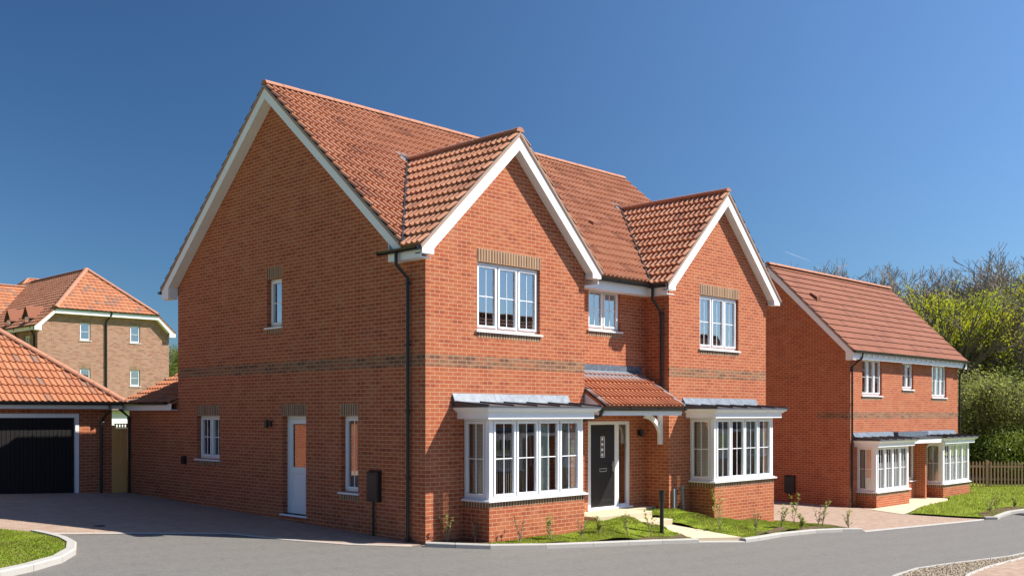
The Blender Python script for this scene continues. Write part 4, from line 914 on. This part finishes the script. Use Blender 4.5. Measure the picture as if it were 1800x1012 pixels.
# ------------------------------------------------------------------ garage on the left
def hip_roof(parent, x0, x1, y0, y1, ze, s, mat, faces='FLRB', name='roof', gauge=.32, wave=.15, ns=5, ridge=True, amp=.032, lip=.035, tw=.15):
    w, d = x1 - x0, y1 - y0; h = min(w, d) / 2; zr = ze + s * h; L = h * math.sqrt(1 + s * s) + (0 if w >= d else 0)
    F = {'F': ((x0, y0), (1, 0), (0, 1), w), 'B': ((x0, y1), (1, 0), (0, -1), w), 'L': ((x0, y0), (0, 1), (1, 0), d), 'R': ((x1, y0), (0, 1), (-1, 0), d)}
    P = {'F': [((x0, y0, 0), (-1, 1, 0)), ((x1, y0, 0), (1, 1, 0))], 'B': [((x0, y1, 0), (-1, -1, 0)), ((x1, y1, 0), (1, -1, 0))],
         'L': [((x0, y0, 0), (1, -1, 0)), ((x0, y1, 0), (1, 1, 0))], 'R': [((x1, y0, 0), (-1, -1, 0)), ((x1, y1, 0), (-1, 1, 0))]}
    for k in faces:
        p, u, v, W = F[k]; roof_slope((p[0], p[1], ze), (u[0], u[1], 0), (v[0], v[1], s), W, L, name, mat, parent, gauge=gauge, wave=wave, ns=ns, amp=amp, lip=lip, clips=P[k], under=.05, tw=tw)
    if w >= d: a, b = (x0 + h, (y0 + y1) / 2), (x1 - h, (y0 + y1) / 2)
    else: a, b = ((x0 + x1) / 2, y0 + h), ((x0 + x1) / 2, y1 - h)
    o = .045
    if (Vector(a) - Vector(b)).length > .2: ridge_run((*a, zr + o), (*b, zr + o), parent)
    ends = {(x0, y0): a, (x1, y1): b, (x0, y1): (a if w >= d else b), (x1, y0): (b if w >= d else a)}
    for c, e in ends.items(): ridge_run((*c, ze + o), (*e, zr + o), parent, name='hip')
    return zr
GA = empty('garage', (-3.8, 15, .3), 'low brick garage with black ribbed door and orange hipped roof at the far left', 'garage')
gx0, gx1, gy0, gy1 = -7.2, -.44, 11.85, 18.1
ds = [(-3.93, -1.30, .2, 2.38)]
m = MB(); wall(m, front(gy0), gx0, gx1, 0, 2.62, ds, .25); m.face([(gx1, gy0, 0), (gx1, gy1, 0), (gx1, gy1, 2.62), (gx1, gy0, 2.62)]); m.face([(gx0, gy0, 0), (gx0, gy1, 0), (gx0, gy1, 2.62), (gx0, gy0, 2.62)]); m.face([(gx0, gy1, 0), (gx1, gy1, 0), (gx1, gy1, 2.62), (gx0, gy1, 2.62)])
B(m, 'wall', M['brick'], GA)
for (a0, a1, z0, z1) in ds:
    m = MB(); y = gy0; m.box(a0, a0 + .09, y - .02, y + .1, z0, z1); m.box(a1 - .09, a1, y - .02, y + .1, z0, z1); m.box(a0 + .09, a1 - .09, y - .02, y + .1, z1 - .10, z1); B(m, 'door_frame', M['white'], GA)
    m = MB(); n = 24; W = a1 - a0 - .18
    for k in range(n):
        p = a0 + .09 + W * k / n; q = p + W / n; m.hexa([(p, y + .05, z0), (q - .012, y + .05, z0), (q - .004, y + .075, z0), (p, y + .075, z0), (p, y + .05, z1 - .1), (q - .012, y + .05, z1 - .1), (q - .004, y + .075, z1 - .1), (p, y + .075, z1 - .1)])
    m.box(a0 + .09, a1 - .09, y + .066, y + .09, z0, z1 - .1); B(m, 'garage_door', M['garage_door'], GA)
hip_roof(GA, gx0 - .25, gx1 + .22, gy0 - .28, gy1 + .25, 2.66, .80, M['tile_orange'])
m = MB(); m.box(gx0 - .2, gx1 + .17, gy0 - .23, gy0 - .205, 2.50, 2.64); m.box(gx1 + .145, gx1 + .17, gy0 - .204, gy1 + .2, 2.50, 2.64); m.box(gx0, gx1 + .144, gy0 - .204, gy0 - .002, 2.50, 2.52); m.box(gx1 + .002, gx1 + .144, gy0 - .2, gy1, 2.50, 2.52); B(m, 'eaves_board', M['fascia'], GA)
gutter(GA, [(gx0 - .25, gy0 - .30, 2.66), (gx1 + .24, gy0 - .30, 2.66)]); gutter(GA, [(gx1 + .25, gy0 - .28, 2.66), (gx1 + .25, gy1 + .2, 2.66)])
downpipe(GA, [(-.62, gy0 - .30, 2.6), (-.62, gy0 - .30, 2.48), (-.74, gy0 - .06, 2.2), (-.74, gy0 - .06, .3)], wallside=(0, 1, 0))

GT = empty('garden_gate', (-.2, 11.9, .3), 'tall close-boarded timber gate between the garage and the low rear wing', 'gate')
m = MB()
for k in range(3): m.box(-.36 + k * .115, -.36 + k * .115 + .11, 11.86, 11.88, .32, 2.0)
B(m, 'board_panel', M['timber'], GT, bevel=.003)
m = MB(); m.box(-.44, -.362, 11.84, 11.93, .25, 2.08); B(m, 'gate_post', M['timber'], GT)
m = MB(); m.box(-.36, -.02, 11.85, 11.90, 2.003, 2.03)
for k in range(5): m.box(-.35 + k * .075, -.32 + k * .075, 11.86, 11.88, 2.03, 2.10)
m.box(-.36, -.02, 11.85, 11.90, 2.10, 2.125); B(m, 'top_rail', M['timber'], GT)

WR = empty('rendered_outbuilding', (7, 30, 0), 'white rendered wall glimpsed over the timber gate, beyond the garage', 'outbuilding')
m = MB(); m.box(4.0, 9.5, 29, 33, -.2, 2.5); B(m, 'wall', M['render'], WR)
m = MB(); m.prism([(3.8, 28.8, 2.5), (9.7, 28.8, 2.5), (9.7, 28.8, 2.56), (3.8, 28.8, 2.56)], (0, 4.4, 0)); B(m, 'roof', M['canopy'], WR)
FN = empty('timber_fence', (-11, 12.6, .4), 'close-boarded timber fence running on from the garage, outside the left edge', 'fence')
m = MB()
for k in range(60): m.box(-7.4 - k * .115 - .11, -7.4 - k * .115, 12.6 + (k % 2) * .012, 12.62 + (k % 2) * .012, .3, 2.2)
B(m, 'board_panel', M['timber'], FN); m = MB(); m.box(-14.4, -7.3, 12.59, 12.66, 2.21, 2.25); B(m, 'top_rail', M['timber'], FN)

# ------------------------------------------------------------------ apartment block
A = empty('apartment_block', (16.4, 55, 1), 'three storey buff brick block with orange half-hipped roof and dormers behind the garage', 'building')
AX0, AX1, AY = 12.16, 20.66, 49.83
mpa = front(AY); aw = [(14.72, 15.40, 7.0, 8.08), (17.97, 18.65, 7.0, 8.08), (14.72, 15.40, 4.2, 5.24), (17.97, 18.65, 4.2, 5.24)]
m = MB(); wall(m, mpa, AX0, AX1, 0, 11.5, aw); o = B(m, 'wall', M['apbrick'], A)
as_ = .90; aez = 7.75; axe0, axe1 = AX0 - .3, AX1 + .3; acx = (AX0 + AX1) / 2
azr = aez + as_ * (acx - axe0)
clip(o, [((axe0, 0, aez - .15), Vector((-as_, 0, 1)).normalized()), ((axe1, 0, aez - .15), Vector((as_, 0, 1)).normalized()), ((0, 0, 8.75), Vector((0, 0, 1)))])
m = MB(); wall(m, side(AX0), AY, 58, 0, 7.6, [(51.0, 51.9, 6.2, 7.2), (54.0, 54.9, 6.2, 7.2), (51.0, 51.9, 3.4, 4.5), (54, 54.9, 3.4, 4.5)]); wall(m, side(AX1), AY, 70, 0, 7.6); wall(m, front(58.1), -12, AX0, 0, 7.6); B(m, 'wall', M['apbrick'], A)
for w in aw: window(A, mpa, *w, lights=1, vb=0, hb=1, pad=.1, under=False, roomd=1.2, lintel=False)
for w in aw:
    m = MB(); m.box(w[0] - .06, w[1] + .06, AY - .004, AY + .01, w[3] + .003, w[3] + .24); lo = B(m, 'lintel', M['soldier'], A, uv=False); uvs(lo, w[3])
for w in [(51.0, 51.9, 6.2, 7.2), (54.0, 54.9, 6.2, 7.2)]: window(A, side(AX0), *w, lights=2, vb=0, hb=1, pad=.1, under=False, roomd=1.2, lintel=False)
hz = 8.86; hy = AY - .35; hs = .90
hxl = axe0 + (hz - aez) / as_; hxr = axe1 - (hz - aez) / as_
Lh = (azr - hz) / hs * math.sqrt(1 + hs * hs); yap = hy + (azr - hz) / hs
roof_slope((hxl, hy, hz), (1, 0, 0), (0, 1, hs), hxr - hxl, Lh, 'roof', M['tile_orange'], A, gauge=.34, wave=.3, ns=2, clips=[((hxl, hy, hz), Vector((-(acx - hxl) and -1.0, (acx - hxl) / (yap - hy), 0))), ((hxr, hy, hz), Vector((1.0, (hxr - acx) / (yap - hy), 0)))])
La = (acx - axe0) * math.sqrt(1 + as_ * as_); nh = Vector((0, -hs, 1)).normalized()
cl = [((0, hy, hz), -nh)]
# side slopes lie below the hip plane: keep what is under it
roof_slope((axe0, hy + .0, aez), (0, 1, 0), (1, 0, as_), 20, La, 'roof', M['tile'], A, gauge=.34, wave=.3, ns=2, clips=[((0, hy, hz + .03), nh)])
roof_slope((axe1, hy + .0, aez), (0, 1, 0), (-1, 0, as_), 20, La, 'roof', M['tile_orange'], A, gauge=.34, wave=.3, ns=2, clips=[((0, hy, hz + .03), nh)])
ridge_run((acx, yap, azr + .05), (acx, 62, azr + .05), A); ridge_run((hxl, hy, hz + .06), (acx, yap, azr + .06), A, name='hip', r=.15); ridge_run((hxr, hy, hz + .06), (acx, yap, azr + .06), A, name='hip', r=.15)
# boxed verges below the half hip and eaves
for sg, xe in ((1, axe0), (-1, axe1)):
    hx = hxl if sg > 0 else hxr
    m = MB(); y = hy + .02; m.prism([(xe, y, aez - .04), (hx, y, hz - .04), (hx, y, hz - .30), (xe + sg * .42, y, aez - .0), (xe + sg * .42, y, aez - .28), (xe, y, aez - .28)], (0, .03, 0)); B(m, 'barge_board', M['fascia'], A)
    m = MB(); m.box(min(xe, xe + sg * .42), max(xe, xe + sg * .42), y + .031, AY - .003, aez - .28, aez - .26); m.prism([(xe + sg * .42, y + .031, aez - .02), (hx, y + .031, hz - .30), (hx, y + .031, hz - .28), (xe + sg * .42, y + .031, aez)], (0, AY - y - .035, 0)); B(m, 'soffit', M['fascia'], A)
m = MB(); m.box(hxl + .02, hxr - .02, hy + .02, hy + .05, hz - .30, hz - .03); m.box(hxl + .02, hxr - .02, hy + .051, AY - .003, hz - .30, hz - .28); B(m, 'eaves_board', M['fascia'], A)
m = MB(); m.box(axe0 + .05, axe0 + .08, hy + .4, 58, aez - .26, aez - .02); B(m, 'eaves_board', M['fascia'], A)
gutter(A, [(hxl - .05, hy - .03, hz + .02), (hxr + .05, hy - .03, hz + .02)], r=.07); gutter(A, [(axe0 - .04, hy, aez + .02), (axe0 - .04, 58, aez + .02)], r=.07)
downpipe(A, [(16.6, hy - .02, hz - .05), (16.6, hy, hz - .2), (16.38, AY - .07, hz - .6), (16.38, AY - .07, 0)], r=.055, wallside=(0, 1, 0))
downpipe(A, [(axe0 + .05, AY + .5, aez - .05), (axe0 + .1, AY + .5, aez - .2), (AX0 - .07, AY + .4, aez - .6), (AX0 - .07, AY + .4, 0)], r=.05)
downpipe(A, [(axe0 + .05, 53, aez - .05), (axe0 + .1, 53, aez - .2), (AX0 - .07, 53, aez - .6), (AX0 - .07, 53, 0)], r=.05)
downpipe(A, [(20.4, AY - .06, 4.75), (20.4, AY - .06, 0)], r=.055, wallside=(0, 1, 0))
# cross wing and taller hipped roof beyond
cwy, cwz = 57.8, 7.75; cwr = 61.9
roof_slope((-14, cwy, cwz), (1, 0, 0), (0, 1, as_), 30.4, (cwr - cwy) * math.sqrt(1 + as_ ** 2), 'roof', M['tile_orange'], A, gauge=.34, wave=.3, ns=2, amp=.015, clips=[((axe0, 0, aez), Vector((as_, 0, -1)).normalized())] and [((axe0, cwy, 0), Vector((1, -1, 0)))])
ridge_run((-14, cwr, cwz + as_ * (cwr - cwy) + .05), (acx, cwr, cwz + as_ * (cwr - cwy) + .05), A)
hip_roof(A, 16.6, 29.5, 70, 78, 10.0, .9, M['tile_orange'], faces='FLR', ns=2, wave=.3, gauge=.34, tw=.3)
m = MB(); m.box(17, 29, 70.4, 77.6, 0, 9.9); B(m, 'wall', M['apbrick'], A)
for yd in (51.4, 54.4):
    zb = aez + .1; xw = AX0 - .02; m = MB()
    m.box(xw, xw + 1.4, yd - .42, yd + .42, zb - .3, zb + .55); m.prism([(xw, yd - .42, zb + .55), (xw, yd + .42, zb + .55), (xw, yd, zb + 1.1)], (1.6, 0, 0)); dm = B(m, 'dormer', M['canopy'], A)
    m = MB()
    for s_ in (-1, 1):
        m.prism([(xw - .12, yd, zb + 1.22), (xw - .12, yd + s_ * .55, zb + .47), (xw - .12, yd + s_ * .55, zb + .40), (xw - .12, yd, zb + 1.15)], (1.9, 0, 0))
    B(m, 'dormer_roof', M['tile_plain'], dm)
    m = MB(); m.box(xw - .03, xw - .005, yd - .32, yd + .32, zb - .1, zb + .52); B(m, 'window', M['white'], dm)
    m = MB(); m.box(xw - .04, xw - .032, yd - .26, yd - .03, zb - .02, zb + .46); m.box(xw - .04, xw - .032, yd + .03, yd + .26, zb - .02, zb + .46); B(m, 'pane', M['glass'], dm)

# ------------------------------------------------------------------ small things
BO = empty('bollard', (5.23, -1.45, -.2), 'black round-capped post standing at the kerb in front of the entrance', 'bollard')
bx, by, bz = 5.26, -1.42, -.2
m = MB(); m.tube([(bx, by, bz - .1), (bx, by, bz + .86)], .042, 16); B(m, 'post', M['black'], BO, smooth=False)
m = MB(); m.tube([(bx, by, bz + .74), (bx, by, bz + .76), (bx, by, bz + .95), (bx, by, bz + .965)], [.05, .056, .056, .045], 16); m.tube([(bx, by, bz + .966), (bx, by, bz + .985)], .066, 16); B(m, 'cap', M['black'], BO)

# picket fence
PF = empty('picket_fence', (32, 1.8, -.75), 'weathered brown picket fence at the far right beyond the sunlit lawn', 'fence')
Pa, Pb = Vector((29.6, 3.75, 0)), Vector((37.0, -1.25, 0)); L = (Pb - Pa).length; dd = (Pb - Pa).normalized(); nn = Vector((-dd.y, dd.x, 0))
def pk(m, s, w, th, z0, z1, off, pt=0):
    c = Pa + dd * s + nn * off; z = g(c.x, c.y); a = c - dd * w / 2; b = c + dd * w / 2
    q = [a - nn * th / 2, b - nn * th / 2, b + nn * th / 2, a + nn * th / 2]
    m.hexa([(p.x, p.y, z + z0) for p in q] + [(p.x, p.y, z + z1) for p in q])
    if pt:
        a2, b2 = c - dd * w * .18, c + dd * w * .18; t = [a2 - nn * th / 2, b2 - nn * th / 2, b2 + nn * th / 2, a2 + nn * th / 2]
        m.hexa([(p.x, p.y, z + z1) for p in q] + [(p.x, p.y, z + z1 + pt) for p in t])
sp = [0.05, 1.9, 3.75, 5.6, 7.45, L - .1]
for i in range(len(sp) - 1):
    m = MB(); s = sp[i] + .12
    while s < sp[i + 1] - .06: pk(m, s, .065, .02, .06, 1.08, -.04, .05); s += .165
    for zz in (.32, .86):
        a, b = Pa + dd * sp[i], Pa + dd * sp[i + 1]; q = [a, b, b + nn * .04, a + nn * .04]
        m.hexa([(p.x, p.y, g(p.x, p.y) + zz) for p in q] + [(p.x, p.y, g(p.x, p.y) + zz + .08) for p in q])
    B(m, 'picket_panel', M['oldtimber'], PF)
for s in sp: m = MB(); pk(m, s, .11, .11, 0, 1.14, .03, .03); B(m, 'post', M['oldtimber'], PF)

# saplings
def sapling(seed, h, mat, nst=3, leaf=.045, dense=30):
    rnd = random.Random(seed); root = bpy.data.objects.new('young_shrub', None); COL.objects.link(root); ORG[root.name] = Vector((0, 0, 0))
    st = MB(); lf = MB()
    for k in range(nst):
        a = rnd.uniform(0, 6.28); le = rnd.uniform(.08, .32); hh = h * rnd.uniform(.6, 1); pts = []
        for i in range(6):
            f = i / 5; pts.append((math.cos(a) * le * h * f ** 1.3 + rnd.uniform(-.01, .01), math.sin(a) * le * h * f ** 1.3 + rnd.uniform(-.01, .01), hh * f))
        st.tube(pts, [.007 * (1 - .7 * i / 5) for i in range(6)], 5)
        tw = []
        for j in range(4):
            i = rnd.randint(1, 4); p = Vector(pts[i]); d = Vector((rnd.uniform(-1, 1), rnd.uniform(-1, 1), rnd.uniform(.2, 1))).normalized() * h * .16; st.tube([p, p + d], [.004, .002], 4); tw.append((p, p + d))
        for j in range(dense):
            if rnd.random() < .5: f = rnd.uniform(.3, 1); i = min(4, int(f * 5)); p = Vector(pts[i]).lerp(Vector(pts[i + 1]), f * 5 - i)
            else: a_, b_ = rnd.choice(tw); p = a_.lerp(b_, rnd.uniform(.3, 1))
            d = Vector((rnd.uniform(-1, 1), rnd.uniform(-1, 1), rnd.uniform(-.2, .9))).normalized(); s = d.cross(Vector((0, 0, 1))).normalized() * leaf * rnd.uniform(.3, .5); l = leaf * rnd.uniform(.8, 1.4)
            lf.face([p, p + d * l * .5 + s, p + d * l, p + d * l * .5 - s])
    B(st, 'stem', M['twig'], root); B(lf, 'foliage', mat, root, uv=False)
    return root
protos = [sapling(1, .62, M['sapleaf']), sapling(2, .5, M['sapleaf'], 4), sapling(3, .55, M['redleaf'], 4, .035, 24), sapling(4, .8, M['sapleaf'], 2, .06, 34), sapling(5, .35, M['sapleaf'], 5, .045, 32)]
used = set()
SP = [(0, .42, -.12, 'sparse sapling in the shaded soil bed at the corner of the large house'), (2, .84, -.42, 'twiggy shrub tight against the left flank of the left bay window base'),
      (2, 1.45, -.98, 'russet twiggy shrub below the left end of the left bay window'), (1, 2.15, -1.12, 'thin leafy shrub before the middle of the left bay brickwork'), (2, 2.95, -1.2, 'bare reddish sapling under the right half of the left bay window'), (4, 3.55, -1.15, 'low bushy shrub at the right end of the left bay brickwork'),
      (3, 4.72, -1.55, 'bright tall sapling just left of the black bollard'), (1, 4.2, -1.35, 'small spindly shrub on the left lawn, nearer the bay than the bollard'), (0, 6.95, -1.75, 'slim sapling on the turf just right of the stepped path'), (3, 7.85, -1.15, 'pale leaved sapling halfway between the path and right bay window'),
      (2, 8.1, -1.95, 'thin bare sapling beside the kerb, right of the path'), (1, 9.3, -1.9, 'leafy sapling in front of the right bay brickwork'), (4, 10.2, -1.95, 'low shrub near the kerb at the right end of the right bay'),
      (3, 10.9, -1.35, 'tall sapling standing before the neighbouring meter box'), (0, 11.3, -1.9, 'bright sapling at the tip of the right front lawn'), (2, 11.7, -1.6, 'thin twiggy sapling near the lawn tip by the pink driveway'), (1, 12.0, -2.25, 'last leafy shrub at the corner of the pink driveway'),
      (2, 21.6, -2.3, 'low brown shrub in the bed before the neighbouring lawn'), (0, 23.0, -2.0, 'thin green sapling on the neighbouring lawn near the right edge'), (4, 24.2, -2.2, 'small bushy plant at the right edge bed by the road')]
for k, x, y, lab in SP:
    o = protos[k] if k not in used else copy_tree(protos[k]); used.add(k)
    hh = (hl(x, y) if x < 13 else hd(x, y)); o.location = (x, y, hh - .01); o.rotation_euler.z = random.uniform(0, 6.2); sc = random.uniform(.85, 1.1) * (1.2 if x > 9 else 1); o.scale = (sc, sc, sc)
    tag(o, lab, 'shrub', 'young shrubs planted along the kerb and beds')

# ------------------------------------------------------------------ trees
def tree(seed, h, r0, spread, levels, kids, leafmat=None, nleaf=8, lsz=.16, lrad=.6, twigr=.018, up=.35, low=.3, name='bare_tree', crown=None, fill=1.0):
    rnd = random.Random(seed); root = bpy.data.objects.new(name, None); COL.objects.link(root); ORG[root.name] = Vector((0, 0, 0))
    tr, tw, lf = MB(), MB(), MB(); tips = []
    def grow(p, d, L, r, lev):
        n = 3; pts = [p]; q = p; dd = d
        for i in range(n):
            dd = (dd + Vector((rnd.uniform(-.18, .18), rnd.uniform(-.18, .18), rnd.uniform(-.06, .16)))).normalized(); q = q + dd * L / n; pts.append(q)
        rr = [r * (1 - .5 * i / n) for i in range(n + 1)]
        (tr if lev < 2 else tw).tube(pts, [max(x, twigr) for x in rr], 7 if lev == 0 else (4 if lev < 3 else 3), cap=False)
        if lev >= levels: tips.append(q); tips.append(pts[2]); return
        for k in range(kids[lev]):
            f = rnd.uniform(low if lev == 0 else .35, 1.0); i = min(n - 1, int(f * n)); b = pts[i].lerp(pts[i + 1], f * n - i)
            a = rnd.uniform(0, 6.283); ang = rnd.uniform(.35, 1.0) * spread
            ax = dd.cross(Vector((math.cos(a), math.sin(a), .3))).normalized(); nd = (Matrix.Rotation(ang, 3, ax) @ dd); nd.z += up * rnd.random() * .5; nd.normalize()
            grow(b, nd, L * rnd.uniform(.52, .72) * (1.0 if lev else (1.15 - .35 * f)), r * .5, lev + 1)
    grow(Vector((0, 0, 0)), Vector((0, 0, 1)), h * .5, r0, 0)
    zmax = max(t.z for t in tips); sc = h / zmax
    for mb in (tr, tw): mb.v = [(x * sc, y * sc, z * sc) for x, y, z in mb.v]
    tips = [t * sc for t in tips]
    if leafmat:
        for t in tips:
            if rnd.random() > fill: continue
            for _ in range(nleaf):
                c = t + Vector((rnd.gauss(0, 1), rnd.gauss(0, 1), rnd.gauss(0, .8))) * lrad * .5
                n = Vector((rnd.gauss(0, 1), rnd.gauss(0, 1), rnd.gauss(0, 1) + .6)).normalized(); a = n.orthogonal().normalized(); b = n.cross(a); s = lsz * rnd.uniform(.5, 1)
                if rnd.random() < .6: lf.face([c - a * s, c + b * s * .6, c + a * s])
                else: lf.face([c - a * s, c - b * s * .5, c + a * s, c + b * s * .5])
    B(tr, 'trunk', M['bark'], root, uv=False)
    cr = B(tw, 'branches', M['bark'], root, uv=False) if leafmat else B(tw, 'crown', M['twig'], root, uv=False)
    if leafmat: B(lf, 'crown', leafmat, root, uv=False)
    return root
PT = {
 'bareA': tree(11, 15, .32, 1.0, 5, [9, 5, 4, 4, 3], twigr=.015, up=.2, name='bare_tree'),
 'bareB': tree(12, 14, .28, .95, 5, [10, 5, 4, 4, 3], twigr=.015, up=.2, name='bare_tree'),
 'bud': tree(13, 14, .3, .75, 5, [8, 5, 4, 3, 3], M['leaf_olive'], 3, .085, .9, twigr=.014, name='budding_tree'),
 'yellow': tree(14, 11, .3, .8, 4, [9, 5, 4, 3], M['leaf_yellow'], 24, .10, .55, low=.15, name='spring_maple', fill=.4),
 'green': tree(15, 10, .28, .8, 4, [9, 5, 4, 3], M['leaf_green'], 14, .13, .9, low=.15, name='leafy_tree', fill=.9),
 'dark': tree(16, 8, .3, .7, 4, [9, 5, 4, 3], M['leaf_dark'], 14, .17, .8, low=.08, name='ivy_clad_tree'),
 'willow': tree(17, 6, .2, .8, 4, [12, 5, 4, 3], M['leaf_willow'], 12, .085, .8, low=.05, name='willow_shrub'),
 'hedge': tree(18, 4, .15, .9, 3, [14, 7, 5], M['leaf_green'], 18, .10, .8, low=.03, name='hedge_shrub'),
}
def at(u, d): return CAM + FW * d + RT * ((u - CXP) / FPX * d)
GN = {'bareA': 'bare grey trees on the skyline', 'bareB': 'bare grey trees on the skyline', 'bud': 'budding trees of the wood', 'yellow': 'yellow-green spring trees', 'green': 'fresh green trees', 'dark': 'dark ivy-clad trees', 'willow': 'pale willow shrubs', 'hedge': 'green hedge shrubs'}
TL = []   # kind, x, y, height, label
def T(kind, u, d, vtop, lab):
    p = at(u, d); z0 = -1.6; h = CAM.z + (HZ - vtop) * d / FPX - z0; TL.append((kind, p.x, p.y, z0, h, lab))
T('bareA', 1435, 92, 455, 'bare grey tree furthest left on the skyline above the neighbouring roof ridge')
T('bareB', 1478, 96, 468, 'low bare grey tree second from the left on the skyline')
T('bareA', 1520, 90, 456, 'bare grey tree rising above the middle of the neighbouring ridge')
T('bareB', 1558, 88, 456, 'rounded bare tree directly above the right end of the neighbouring ridge')
T('bareA', 1592, 94, 466, 'pale bare tree just beyond the right end of the ridge')
T('bareB', 1628, 90, 464, 'bare tree between the roof slope and the first yellow-green tree')
T('bareA', 1700, 92, 448, 'tall bare tree standing above the middle of the wood')
T('bareB', 1738, 98, 456, 'slim bare tree between the two tallest bare crowns')
T('bareA', 1778, 84, 430, 'tallest bare tree, crown top nearest the upper right')
T('bareB', 1825, 84, 434, 'bare tree cut off by the right edge of the view')
T('bareB', 1452, 88, 462, 'slender bare tree second nearest the left end of the skyline row')
T('bareA', 1498, 100, 466, 'faint bare tree far back above the left half of the neighbouring ridge')
T('bareB', 1540, 98, 464, 'faint bare tree far back above the right half of the neighbouring ridge')
T('bareB', 1575, 84, 470, 'dense bare tree touching the right end of the neighbouring ridge')
T('bareA', 1610, 86, 472, 'dense grey tree beside the upper part of the roof slope')
T('bareB', 1648, 98, 468, 'faint grey tree above the nearest yellow-green crown')
T('bareA', 1672, 86, 476, 'grey tree between the yellow-green crown and the tall bare tree')
T('bareA', 1752, 88, 450, 'bare tree filling the dip between the two tallest bare crowns')
T('bareB', 1798, 90, 440, 'twiggy grey tree close to the right edge of the view')
T('bud', 1722, 60, 530, 'sparse olive tree with dark limbs in the centre front of the wood')
T('bud', 1795, 58, 512, 'sparse olive tree with dark limbs at the right front of the wood')
T('bud', 1455, 82, 520, 'olive budding tree just showing over the left part of the ridge')
T('bud', 1540, 80, 520, 'olive budding tree just showing over the right part of the ridge')
T('bud', 1600, 76, 525, 'olive budding tree hard against the sloping roof edge')
T('bud', 1660, 84, 505, 'olive budding tree behind the yellow-green crowns, left of the tall bare tree')
T('bud', 1755, 70, 505, 'large olive tree with dark limbs at the right of the wood')
T('bud', 1810, 76, 500, 'olive budding tree partly outside the right edge')
T('yellow', 1655, 58, 500, 'broad yellow-green tree nearest the neighbouring roof')
T('yellow', 1765, 66, 478, 'upper yellow-green tree at the right, under the bare crowns')
T('yellow', 1675, 60, 585, 'lower yellow-green tree touching the roof slope')
T('yellow', 1812, 64, 560, 'yellow-green tree at the right edge, half height of the wood')
T('green', 1680, 60, 600, 'fresh green tree to the right of the roof eaves')
T('green', 1765, 66, 650, 'fresh green tree in the middle of the wood, under the olive crown')
T('dark', 1722, 64, 590, 'dark ivy-clad trunk mass in the centre of the wood')
T('dark', 1705, 56, 690, 'dark evergreen mass beside the right wall of the neighbouring house')
T('dark', 1770, 54, 730, 'dark evergreen bush behind the picket fence')
T('dark', 1660, 66, 620, 'dark evergreen mostly behind the neighbouring house corner')
T('dark', 1800, 72, 600, 'dark ivy-clad tree deep in the wood at the right edge')
T('willow', 1740, 52, 650, 'wide pale willow shrub above the picket fence')
T('willow', 1800, 50, 665, 'pale willow shrub at the right edge behind the fence')
T('willow', 1700, 57, 665, 'pale willow shrub close to the neighbouring house')
T('hedge', 1722, 50, 768, 'clipped green shrub left of the fence post')
T('hedge', 1765, 49, 765, 'green shrub straight behind the picket fence post')
T('hedge', 1808, 47, 760, 'yellowish green shrub behind the fence at the right edge')
T('hedge', 1690, 53, 775, 'green shrub just right of the neighbouring bay window')
T('green', 305, 100, 606, 'distant green tree in the gap between the apartment block and the large house')
T('bud', 330, 104, 600, 'distant olive tree mostly behind the large house at its left corner')
used = set()
for kind, x, y, z0, h, lab in TL:
    src = PT[kind]; o = src if kind not in used else copy_tree(src); used.add(kind)
    base = {'bareA': 15, 'bareB': 14, 'bud': 14, 'yellow': 11, 'green': 10, 'dark': 8, 'willow': 6, 'hedge': 4}[kind]
    if x < 45 and y > 60: z0 = 1.5; h = h - 3.1
    s = h / base; wsc = s * random.uniform(.95, 1.15); o.location = (x, y, z0); o.scale = (wsc, wsc, s); o.rotation_euler.z = random.uniform(0, 6.2)
    tag(o, lab, 'shrub' if kind in ('willow', 'hedge') else 'tree', GN[kind])

# contrail high in the sky
p0 = CAM + (FW + RT * ((1380 - CXP) / FPX) + Vector((0, 0, (HZ - 442) / FPX))) * 6000; p1 = CAM + (FW + RT * ((1424 - CXP) / FPX) + Vector((0, 0, (HZ - 459) / FPX))) * 6600
t = NT('contrail_vapour', 1, 0); tb = t.n('BsdfTransparent'); mx = t.n('MixShader'); mx.inputs[0].default_value = .13; t.b.inputs['Base Color'].default_value = (.9, .9, .92, 1)
t.l(tb.outputs[0], mx.inputs[1]); t.l(t.b.outputs[0], mx.inputs[2]); t.l(mx.outputs[0], t.out.inputs[0])
m = MB(); m.tube([p0, p0.lerp(p1, .3), p0.lerp(p1, .7), p1], [1.5, 3, 2, 1], 8); tag(B(m, 'contrail', t.m, uv=False), 'short white vapour trail low in the blue sky above the neighbouring roof', 'contrail')
